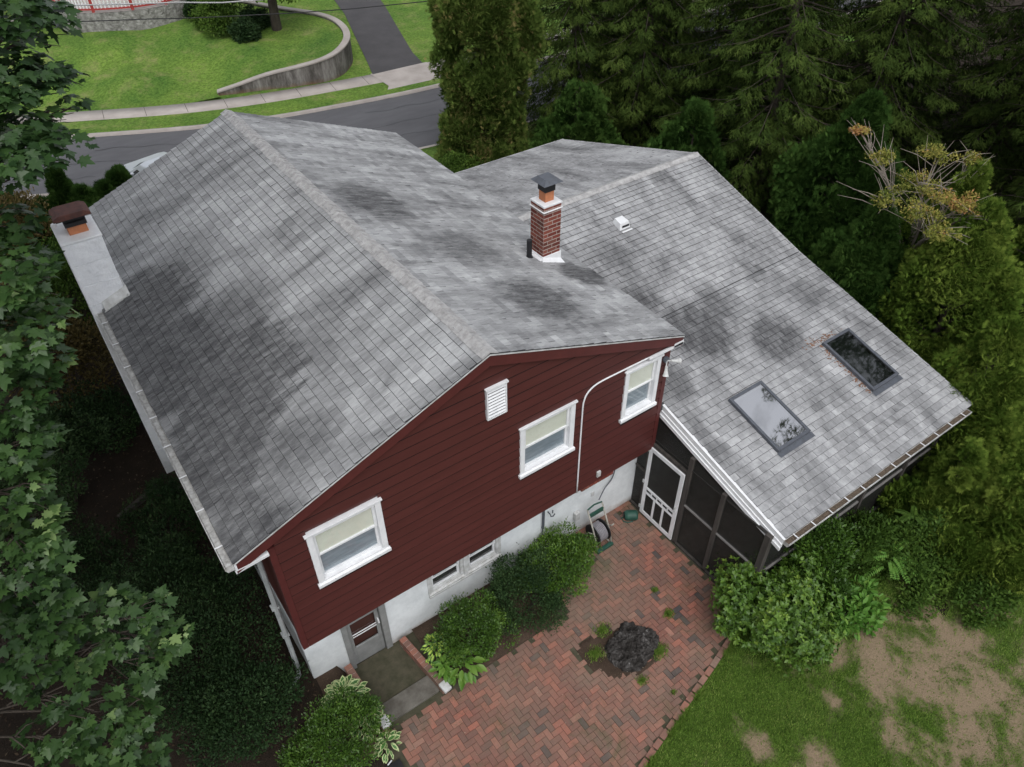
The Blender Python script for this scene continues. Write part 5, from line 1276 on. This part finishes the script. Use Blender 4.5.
# ------------------------------------------------------------------ hose reel cart and watering item
hr = empty('hose_reel_cart', (6.18,-.02,0), 'cream and green hose reel cart standing against the white wall', 'hose reel')
m = PB()
for sx in (5.98, 6.36):
    m.tube([(sx,-.27,.04),(sx,-.20,.30),(sx,-.06,.62),(sx,.14,1.0)], .019, 7); m.tube([(sx,.20,.10),(sx,.05,.35),(sx,-.12,.48)], .016, 7); m.tube([(sx,-.27,.04),(sx,.20,.06)], .016, 7)
m.part('frame', M['cream'], hr, smooth=True)
m = PB(); m.tube([(5.98,.14,1.0),(6.17,.16,1.02),(6.36,.14,1.0)], .018, 7); m.box(5.99,6.35,.06,.10,.80,.90); m.part('handle_bar', M['green'], hr)
m = PB(); m.box(5.96,6.38,-.32,-.24,.02,.10); m.part('foot_tray', M['green'], hr, bevel=.01)
m = PB()
for sx in (6.02, 6.30): m.tube([(sx,-.04,.34),(sx+.02,-.04,.34)], .235, 24)
m.part('reel_flange', M['black'], hr, split=True)
m = PB(); rr = random.Random(3)
for l_ in range(3):
    pts = []
    for k in range(150):
        a = k*.30; t = k/149; x = 6.045+(.235*t if l_ % 2 == 0 else .235*(1-t)); R = .135+.028*l_+.004*rr.random(); pts.append((x, -.04+R*math.cos(a), .34+R*math.sin(a)))
    m.tube(pts, .013, 5)
m.part('hose', M['hose'], hr, smooth=True)
m = PB(); m.tube([(6.32,-.04,.34),(6.46,-.04,.34),(6.46,-.12,.42),(6.52,-.12,.42)], .014, 6); m.part('crank', M['cream'], hr)
m = PB()
for sx in (5.93, 6.41): m.tube([(sx-.018,.20,.09),(sx+.018,.20,.09)], .09, 18)
m.part('wheel', M['black'], hr, split=True)
m = MB(); m.tube(smooth_pts([(6.02-6.02,.25-.25,.05),(-.22,-.04,.04),(-.26,-.30,.03),(-.02,-.28,.03),(-.05,-.02,.05),(-.25,-.05,.06)],5), .013, 6); o = m.build('hose_coil', M['hose'], None, smooth=True); o.location = (5.95,.22,0); tag(o, 'loose grey hose loops on the bricks left of the reel cart', 'hose')
m = MB(); m.tube(smooth_pts([(6.33,.20,1.02),(6.60,.34,1.06),(6.80,.36,1.22),(6.86,.37,1.52),(6.74,.38,1.70),(6.68,.385,1.72)],5), .012, 6); o = m.build('supply_hose', M['slate'], None, smooth=True); tag(o, 'thin dark hose curving up the white wall above the reel cart', 'hose')
wc = empty('watering_can', (7.16,.0,0), 'dark green plastic can lying on the bricks beside the screen door', 'watering can')
m = PB(); m.tube([(7.03,.09,.11),(7.08,.06,.11),(7.24,-.05,.11),(7.27,-.07,.11)], [.085,.115,.115,.09], 18); m.part('body', M['green'], wc, bevel=.006)
m = PB(); m.tube([(7.04,.06,.10),(6.97,.10,.06),(6.96,.02,.03),(7.02,-.06,.03),(7.12,-.10,.04)], .016, 6); m.part('handle', M['green'], wc)
m = PB(); m.tube([(7.02,.10,.11),(7.015,.104,.11)], .07, 14); m.part('opening', M['black'], wc)
# small dark tray at the bottom edge
tr = empty('plant_tray', (.45,-1.60,0), 'small black tray with a white rim at the bottom edge of the patio', 'tray')
m = PB(); m.box(.36,.62,-1.75,-1.52,.0,.045); m.part('tray_base', M['black'], tr); m = PB(); m.beam((.35,-1.53,.05),(.50,-1.48,.055),.016,.02); m.part('rim', M['white'], tr)
# landscape timbers
for i, (a, b, lb) in enumerate([((-1.85,6.02,.46),(-.95,6.42,.47),'longer dark landscape timber lying left of the house wall'),((-.62,6.03,.47),(-.02,6.28,.48),'short landscape timber against the house wall')]):
    m = MB(); A = Vector(a); m.beam((0,0,0), Vector(b)-A, .11, .12); o = m.build('landscape_timber', M['timber'], None, bevel=.012); o.location = a; tag(o, lb, 'timber', 'landscape timbers left of the house')
# leaf litter
rg = np.random.default_rng(8); n = 5000
p = np.c_[rg.uniform(-6,.0,n), rg.uniform(-3,12,n), np.zeros(n)]; p[:, 2] = [hg(a, b)+.012 for a, b in p[:, :2]]
b = place(p, norm(rdir(rg, n)*np.array([1,1,.15])), norm(UP+rdir(rg, n)*.3), rg.uniform(.03,.09,n), *SIMP)
o = leafobj('leaf_litter', M['litter'] if 'litter' in M else leaf_mat('dry_leaf_litter', [(0,(.035,.024,.016)),(.6,(.07,.048,.03)),(1,(.13,.10,.07))], .1, .8, .1), None, [(b[0], b[1], b[2], rg.uniform(0,1,n))], None); tag(o, 'dry brown leaves scattered on the soil left of the house', 'leaf litter', kind='stuff')
n = 700; p = np.c_[rg.uniform(.7,7.2,n), rg.uniform(-3.9,.3,n), np.full(n,.032)]
kp = [((x-5.0)**2+(y+2.25)**2 < 1.1 or rg.random() < .4) and y > pey(x)+.1 and not (x < 1.9 and y > -.95) for x, y in p[:, :2]]; p = p[np.array(kp)]; n = len(p)
b = place(p, norm(rdir(rg, n)*np.array([1,1,.1])), norm(UP+rdir(rg, n)*.3), rg.uniform(.012,.035,n), *SIMP)
o = leafobj('wood_chips', simple('pale_wood_chips', (.40,.33,.25), (.14,.10,.07), 20, .9), None, [(b[0], b[1], b[2], rg.uniform(0,1,n))], None); tag(o, 'pale chips and bits scattered on the patio bricks', 'debris', kind='stuff')

# ------------------------------------------------------------------ big maple at the left
def maple():
    base = (-6.2, 1.6, .4); rg = np.random.default_rng(201); rr = random.Random(201)
    root = empty('maple_tree', base, 'large broad leaved maple whose crown fills the left edge of the view', 'tree')
    cl = []   # world centre, radius, tone
    for (x, y, z, r_, t) in MAPLE_CLUMPS: cl.append(((x, y, z), r_, t))
    rr2 = random.Random(77)
    for k in range(95):   # the rest of the crown, left of the view
        a = rr2.uniform(0, 6.28); q = rr2.uniform(.2, 1)**.6; z = rr2.uniform(5.0, 13.0); R = 5.0*math.sqrt(max(.05, 1-((z-7.8)/6.0)**2))
        x = base[0]-.9+math.cos(a)*R*q; y = base[1]+.5+math.sin(a)*R*q*1.15
        if x > -3.6 + .35*(y < -3): continue
        if (Vector((x,y,z))-CAM).length < 3.2: continue
        cl.append(((x, y, z), rr2.uniform(.7, 1.1), .45))
    m = PB(); top = (base[0]+.3, base[1]-.2, 11.5)
    m.tube([(base[0], base[1], -.2), (base[0]+.1, base[1], 3.5), (base[0]+.25, base[1]-.1, 7.5), top], [.27, .21, .13, .04], 12)
    NODES = []
    for k in range(26):
        z = 3.6+k*.33; a = k*2.4+.4; R = 2.1+.5*math.sin(k*1.7); f = .2*(1-k/34)
        s = Vector((base[0]+.2, base[1], z)); e = Vector((base[0]+.2+math.cos(a)*R, base[1]+math.sin(a)*R, z+.9)); NODES.append(e)
        m.tube(smooth_pts([s, s.lerp(e,.5)+Vector((0,0,.15)), e], 3), [.085-.008*i for i in range(7)], 6, cap=False)
    Pl, Dl, Nl, Sl, Tl = [], [], [], [], []
    for (c, r_, t) in cl:
        C_ = Vector(c); s = min(NODES, key=lambda q: (q-C_).length+max(0, q.z-C_.z)*2)
        mid = s.lerp(C_, .55)+Vector((rr.uniform(-.2,.2), rr.uniform(-.2,.2), rr.uniform(.05,.25)))
        e_ = C_-Vector((0,0,.15*r_)); pts = smooth_pts([s, mid, e_], 4)
        m.tube(pts, [.026*(1-i/8.6)+.006 for i in range(len(pts))], 5, cap=False)
        for k in range(6):
            a = rr.uniform(0, 6.28); q = mid.lerp(C_, rr.uniform(.5, 1)); e = C_+Vector((math.cos(a), math.sin(a), rr.uniform(-.4,.2)))*r_*.85
            m.tube([q, q.lerp(e,.5)+Vector((0,0,.06)), e], [.012,.008,.003], 4, cap=False)
        n = int(820*r_*r_) if c[0] > -3.9 else int(150*r_*r_)
        u = rdir(rg, n); u[:, 2] = np.abs(u[:, 2])*.8-.12; u = norm(u); rad = r_*(1-.45*rg.random(n)**1.5)
        # ragged: a few sub lobes
        lob = norm(rdir(rg, 6)); bump_ = np.max(np.clip(u@lob.T, 0, 1)**6, 1); rad = rad*(.72+.42*bump_)
        p = np.array(c)+u*np.c_[rad, rad, rad*.55]; out = norm(u*np.array([1,1,0])+1e-3)
        Pl.append(p); Dl.append(out*rg.uniform(.5,1.2,(n,1))+rdir(rg, n)*.5-UP*rg.uniform(.05,.5,(n,1)))
        Nl.append(norm(UP*1.0+u*.55+rdir(rg, n)*.5)); Sl.append((.125 if c[0] > -3.9 else .2)*np.clip(rg.normal(.82,.28,n),.3,1.45)); Tl.append(t+rg.normal(0,.17,n)+.1*(u[:, 2]-.3))
    m.part('trunk', M['bark'], root, smooth=True)
    b = place(np.concatenate(Pl), np.concatenate(Dl), np.concatenate(Nl), np.concatenate(Sl), *MAPLE)
    leafobj('crown', M['maple'], root, [(b[0], b[1], b[2], np.concatenate(Tl))], root.location)
MAPLE_CLUMPS = [(-0.4,2.29,10.9,0.75,0.35),(-0.08,2.92,10.6,0.4,0.35),(-0.57,1.86,10.44,0.7,0.35),(-0.17,2.22,10.3,0.36,0.38),(-0.61,1.72,10.0,0.5,0.36),(-0.03,2.13,10.05,0.16,0.4),(-0.81,1.32,10.05,0.7,0.38),(-0.88,1.8,9.63,0.36,0.5),(-1.12,2.16,8.97,0.4,0.4),(-1.35,1.01,8.92,0.6,0.5),(-1.07,2.15,8.48,0.35,0.48),(-1.22,1.2,8.42,0.36,0.55),(-1.54,0.75,8.48,0.6,0.5),(-1.46,0.85,8.06,0.36,0.55),(-1.79,0.6,7.92,0.55,0.5),(-1.85,0.35,7.59,0.4,0.55),(-2.11,0.06,7.27,0.5,0.6),(-2.11,-0.17,6.86,0.4,0.62),(-2.42,-0.25,6.7,0.6,0.5),(-2.41,-0.32,6.05,0.45,0.45),(-2.78,-0.55,5.94,0.6,0.45),(-2.31,-0.52,5.72,0.32,0.5),(-1.84,-0.32,5.41,0.3,0.6),(-1.53,-0.44,5.14,0.26,0.62),(-1.49,-0.69,4.82,0.24,0.6),(-1.83,-0.56,5.09,0.33,0.5),(-2.23,-0.65,5.2,0.28,0.62),(-1.79,-0.8,4.64,0.26,0.5),(-2.58,-0.96,5.29,0.3,0.48),(-2.66,-0.65,5.55,0.35,0.48),(-2.36,-1.14,4.86,0.28,0.62),(-2.11,-1.2,4.53,0.3,0.58),(-2.77,-1.2,4.9,0.34,0.55),(-2.42,-1.41,4.57,0.36,0.52),(-2.18,-1.5,4.23,0.25,0.5),(-2.81,-1.52,4.7,0.4,0.5),(-2.5,-1.82,4.33,0.45,0.5)]
maple()
def shade_tree():  # unseen tree added to darken the left yard and eave
    base = (-6.8, 8.5, .5); rg = np.random.default_rng(401); rr = random.Random(401)
    root = empty('maple_tree', base, 'added unseen maple left of the view, shading the left yard and eave', 'tree')
    m = PB(); m.tube([(base[0],base[1],0),(base[0]+.3,base[1],6),(base[0]+1.2,base[1],12)], [.3,.22,.08], 10); Pl, Nl = [], []
    for k in range(150):
        x, y, z = rr.uniform(-9,-.2), rr.uniform(-.5,14), rr.uniform(10.2,15.5); r_ = rr.uniform(.8,1.3)
        if z-r_*.6 < 13.1-.245*math.hypot(x+.8, y+6.9) or ((x+4.5)/4.6)**2+((y-7)/7)**2 > 1: continue
        s = Vector((base[0]+.3+.15*(z-8), base[1], z-2.5)); m.tube([s, s.lerp(Vector((x,y,z)),.5)+Vector((0,0,.3)), (x,y,z)], [.06,.04,.01], 5, cap=False)
        n = 230; u = rdir(rg, n); Pl.append(np.array((x,y,z))+u*np.array([r_,r_,r_*.6])*rg.random((n,1))**.4); Nl.append(norm(UP+rdir(rg, n)*.6))
    m.part('trunk', M['bark'], root, smooth=True); Pn = np.concatenate(Pl); n = len(Pn)
    b = place(Pn, rdir(rg, n), np.concatenate(Nl), .22*rg.uniform(.6,1.2,n), *MAPLE); leafobj('crown', M['maple'], root, [(b[0], b[1], b[2], .4+rg.normal(0,.15,n))], root.location)
shade_tree()
# ------------------------------------------------------------------ across the street
rw_ = empty('retaining_wall', (12,26,.6), 'curved grey stained concrete retaining wall beside the driveway across the street', 'wall')
def ret_mat():
    m, nt, out = nodes_mat('stained_wall_concrete'); h = NT(nt); tc = texco(h)
    mp = h.n('ShaderNodeMapping'); mp.inputs['Scale'].default_value = (1,1,.22); h.l(tc, mp.inputs['Vector'])
    f = noise_n(h, 2.6, 7, .75, mp.outputs[0]); col = ramp(h, f, [(.33,(.045,.042,.036)),(.5,(.14,.13,.12)),(.68,(.30,.29,.27))])
    sx = h.n('ShaderNodeSeparateXYZ'); h.l(tc, sx.inputs[0]); ns = noise_n(h, 1.2, 4, .7, tc)
    ad = h.n('ShaderNodeMath'); ad.operation = 'MULTIPLY_ADD'; h.l(ns, ad.inputs[0]); ad.inputs[1].default_value = .5; h.l(sx.outputs['Z'], ad.inputs[2])
    col = mixc(h, ramp(h, ad.outputs[0], [(.30,(.7,.7,.7)),(.55,(0,0,0))]), col, (.20,.11,.05))
    bsdf(h, out, col, .92, 0, .2, bump(h, noise_n(h, 14, 5, .7, tc), .5, .03)); return m
m = PB(); vs = []; k = 0
for i, p in enumerate(WPs):
    q = WPs[min(i+1, len(WPs)-1)]-WPs[max(i-1, 0)]; nn = Vector((q.y, -q.x, 0)).normalized()
    for a, z in ((.0, .55), (.0, p.z+.05), (-.26, p.z+.05), (-.26, p.z-.3)): vs.append((p.x+nn.x*a, p.y+nn.y*a, z))
n_ = len(WPs); m.add(vs, [(i*4+j, (i+1)*4+j, (i+1)*4+j+1, i*4+j+1) for i in range(n_-1) for j in range(3)]+[(0,1,2,3)])
m.part('wall_body', ret_mat(), rw_)
m = PB(); vs = []
for i, p in enumerate(WPs):
    q = WPs[min(i+1, len(WPs)-1)]-WPs[max(i-1, 0)]; nn = Vector((q.y, -q.x, 0)).normalized()
    for a, z in ((.03, p.z+.04), (.03, p.z+.10), (-.28, p.z+.10), (-.28, p.z+.04)): vs.append((p.x+nn.x*a, p.y+nn.y*a, z))
m.add(vs, [(i*4+j, (i+1)*4+j, (i+1)*4+(j+1)%4, i*4+(j+1)%4) for i in range(n_-1) for j in range(4)]+[(0,1,2,3)]); m.part('coping', M['sidewalk'], rw_)
# terrace with stone wall and red railing
tw = empty('terrace_wall', (6,35,1.8), 'curved rough stone wall holding up a paved terrace across the street', 'wall')
TP = smooth_pts([(3.7,36.2,0),(4.3,35.2,0),(5.3,34.5,0),(6.6,34.0,0),(7.8,33.9,0),(9.0,34.4,0),(9.8,35.6,0)], 4)
ZT = 2.75
m = PB(); n_ = len(TP); vs = []
for p in TP: vs += [(p.x,p.y,1.5),(p.x,p.y,ZT),(p.x+.0,p.y+.3,ZT)]
m.add(vs, [(i*3+j,(i+1)*3+j,(i+1)*3+j+1,i*3+j+1) for i in range(n_-1) for j in range(2)])
st_m = simple('rough_grey_stone', (.40,.39,.37), (.10,.095,.085), 4.5, .95, bstr=1, bscale=8, bdist=.08); m.part('stone_face', st_m, tw)
m = PB(); m.add([(p.x,p.y+.02,ZT+.02) for p in TP]+[(10.5,42,ZT+.02),(3.5,42,ZT+.02)], [tuple(range(n_+2))]); m.part('paving', M['sidewalk'], tw)
rl = empty('terrace_railing', (6,35,ZT), 'faded red railing with white pickets on the terrace edge', 'railing')
m = PB(); cv = [(p.x, p.y+.12) for p in TP[2:]]
for zz, w_ in ((ZT+.95,.11),(ZT+.14,.07)):
    for a, b in zip(cv[:-1], cv[1:]): m.beam((a[0],a[1],zz),(b[0],b[1],zz),w_,.07)
a0 = cv[0]; 
for zz in (ZT+.95,ZT+.14): m.beam((a0[0],a0[1],zz),(a0[0]-.25,a0[1]+3.5,zz),.10,.07)
m.part('rail', M['railred'], rl)
for i in range(0, len(cv), 5):
    m = PB(); m.box(cv[i][0]-.06,cv[i][0]+.06,cv[i][1]-.06,cv[i][1]+.06,ZT,ZT+1.02); m.part('post', M['railred'], rl)
m = PB(); L = 0
for a, b in zip(cv[:-1], cv[1:]):
    A = Vector((*a,0)); B_ = Vector((*b,0)); n = max(1, int((B_-A).length/.13))
    for k in range(n):
        q = A.lerp(B_, (k+.5)/n); m.box(q.x-.03,q.x+.03,q.y-.015,q.y+.015,ZT+.17,ZT+.92)
m.part('picket_panel', M['white'], rl)
m = PB(); m.tube([(4.15,35.05,1.4),(4.15,35.05,ZT)], .08, 8); m.part('support_post', M['woodlight'], rl)
tag(np_mesh('garden_path', [(1.5,37.2,2.06),(4.1,38.6,2.2),(4.0,39.6,2.25),(1.2,38.4,2.1)], [(0,1,2,3)], M['sidewalk']), kind='structure')
# tree and shrubs on the raised lawn
def leafy_tree(name, base, hgt, rad, n, mat, label, seed, size, z0c=.45, trunk_r=.2, group=None, flat=.7):
    rg = np.random.default_rng(seed); root = empty(name, base, label, 'tree', group); c = (base[0], base[1], base[2]+hgt*.68)
    Pn, Nn, lt = lump_points(rg, c, (rad, rad, hgt*.42), n, 90, .27, -.75, deep=.4)
    m = PB(); B_ = Vector(base); tp = Vector(c); m.tube([B_-Vector((0,0,.3)), B_+Vector((.05,0,hgt*.3)), tp], [trunk_r*1.3, trunk_r, .04], 9); rr = random.Random(seed)
    for k in range(16):
        a = rr.uniform(0, 6.28); s = B_.lerp(tp, rr.uniform(.45,.9)); e = Vector(c)+Vector((math.cos(a)*rad*.7, math.sin(a)*rad*.7, rr.uniform(-.35,.5)*hgt*.4)); m.tube([s, s.lerp(e,.5)+Vector((0,0,.2)), e], [trunk_r*.4, trunk_r*.22, .01], 5, cap=False)
    m.part('trunk', M['bark'], root)
    b = place(Pn, norm(rdir(rg, n)-UP*.3), norm(Nn+UP*.5+rdir(rg, n)*.5), size*rg.uniform(.6,1.3,n), *SIMP)
    leafobj('crown', mat, root, [(b[0], b[1], b[2], .5+lt+rg.normal(0,.13,n))], root.location)
leafy_tree('leafy_tree', (12.0,30.6,1.7), 5.2, 2.4, 16000, M['weed'], 'leafy tree with a pale trunk on the raised lawn inside the curved wall', 301, .17)
G_A = 'shrubs on the lawn across the street'
for i, (x, y, z, r_, mat, lb) in enumerate([(9.3,33.6,2.3,.55,'darkshrub','clipped dark shrub at the right end of the terrace wall'),(10.3,30.3,1.9,.65,'darkshrub','dark shrub under the tree, nearest the street'),(11.3,31.4,2.0,.6,'darkshrub','dark shrub between the tree trunk and its neighbour'),(10.2,33.2,2.7,1.0,'weed','pale green loose shrub behind the dark ones'),(9.6,31.9,2.3,.9,'weed','yellowish green shrub left of the tree')]):
    rt = empty('lawn_shrub', (x, y, z-r_), lb, 'shrub', G_A)
    lumpy_shrub('lawn_shrub', (x, y, z), (r_, r_, r_), 5000, M[mat], lb, G_A, seed=310+i, size=.13, nl=40, lr=.3, tmpl=SIMP, tone=.6 if mat == 'weed' else .4, root=rt, stems=False)
leafy_tree('leafy_tree', (2.2,38.5,2.2), 4.0, 2.0, 9000, M['weed'], 'green tree left of the red railing, top left', 302, .18)
# wires along the street
for nm, pts, r_, mt, lb in (('utility_wire', [(-16,24.7,7.45),(1.67,20.0,6.36),(6.8,18.6,6.0),(13.05,17,5.8),(30,12.6,5.9)], .016, 'black', 'thin black utility wire crossing above the lawn, lower of the two'),
                        ('utility_wire', [(-16,25.0,8.1),(1.87,20,6.78),(5.2,19.05,6.55),(8.95,18,6.36),(30,12.1,6.2)], .022, 'wire', 'pale utility wire at the very top of the view')):
    m = MB(); m.tube(smooth_pts(pts, 3), r_, 6); o = m.build(nm, M[mt], None, smooth=True); tag(o, lb, 'wire', 'utility wires along the street')
# ------------------------------------------------------------------ parked car
def car(x, y, z, rz):
    root = empty('parked_car', (x, y, z), 'silver grey car parked behind the house, mostly hidden by the roof and hedge', 'car', None, rz)
    W, Lc = .86, 2.15
    prof = [(-2.2,.35),(-2.25,.60),(-2.18,.88),(-1.75,.98),(-1.05,1.38),(-.35,1.46),(.35,1.42),(1.0,1.02),(1.9,.86),(2.2,.66),(2.22,.35)]
    def sect(i, s):
        yy, zz = prof[i]; inset = 0 if zz < .99 else .20*(zz-.95)/.5; return (s*(W-inset), yy, zz)
    m = MB(); n = len(prof)
    vs = [sect(i, -1) for i in range(n)]+[sect(i, 1) for i in range(n)]+[(-.55*W if prof[i][1] > 1 else -.7*W, prof[i][0], prof[i][1]+.035) for i in range(n)]+[(.55*W if prof[i][1] > 1 else .7*W, prof[i][0], prof[i][1]+.035) for i in range(n)]
    f = []
    for i in range(n-1):
        f += [(i, i+1, 2*n+i+1, 2*n+i), (2*n+i, 2*n+i+1, 3*n+i+1, 3*n+i), (3*n+i, 3*n+i+1, n+i+1, n+i)]
    f += [tuple(range(n))[::-1], tuple(range(n, 2*n))]
    m.add(vs, f); bo = m.build('body', M['carpaint'], root, bevel=.03)
    for i0, nm in ((3, 'rear_window'), (6, 'windscreen')):
        a, b_ = prof[i0], prof[i0+1]; dy, dz = b_[0]-a[0], b_[1]-a[1]; l_ = math.hypot(dy, dz); ny, nz = -dz/l_, dy/l_
        def q(t, s): zz = a[1]+dz*t; ww = W-.09-(.20*max(0,zz-.95)/.5); return (s*ww, a[0]+dy*t+ny*.045, zz+nz*.045)
        m = MB(); m.add([q(.1,-1), q(.1,1), q(.93,1), q(.93,-1)], [(0,1,2,3)]); m.build(nm, M['carglassd'], root)
    for s in (-1, 1):
        m = MB(); m.add([(s*(W-.015),-1.35,1.0),(s*(W-.015),.85,1.0),(s*(W-.165),.30,1.36),(s*(W-.175),-.95,1.36)], [(0,1,2,3)]); m.build('side_window', M['carglassd'], root)
        for yy in (-1.35, 1.38):
            m = MB(); m.tube([(s*(W-.18),yy,.32),(s*(W+.005),yy,.32)], .32, 20); wh = m.build('wheel', M['tyre'], root)
            m = MB(); m.tube([(s*(W+.004),yy,.32),(s*(W+.012),yy,.32)], .19, 14); m.build('rim', M['offwhite'], wh)
        m = MB(); m.box(s*.62-.13,s*.62+.13,-2.26,-2.20,.66,.80); m.build('tail_light', M['railred'], root)
        m = MB(); m.box(s*.62-.14,s*.62+.14,2.16,2.22,.58,.70); m.build('headlight', M['white'], root)
        m = MB(); m.box(s*(W+.02)-.07,s*(W+.02)+.07,.68,.80,.94,1.05); m.build('wing_mirror', M['carpaint'], root)
M['carglassd'] = simple('dark_car_glass', (.02,.024,.028), (.016,.018,.02), 2, .08, spec=.8, bstr=0)
car(3.35,18.9,.63,math.radians(12))
tag(np_mesh('near_driveway', [(1.8,13.5,.63),(5.2,13.5,.63),(5.6,19.4,.63),(2.4,20.2,.63)], [(0,1,2,3)], M['drive']), kind='structure')
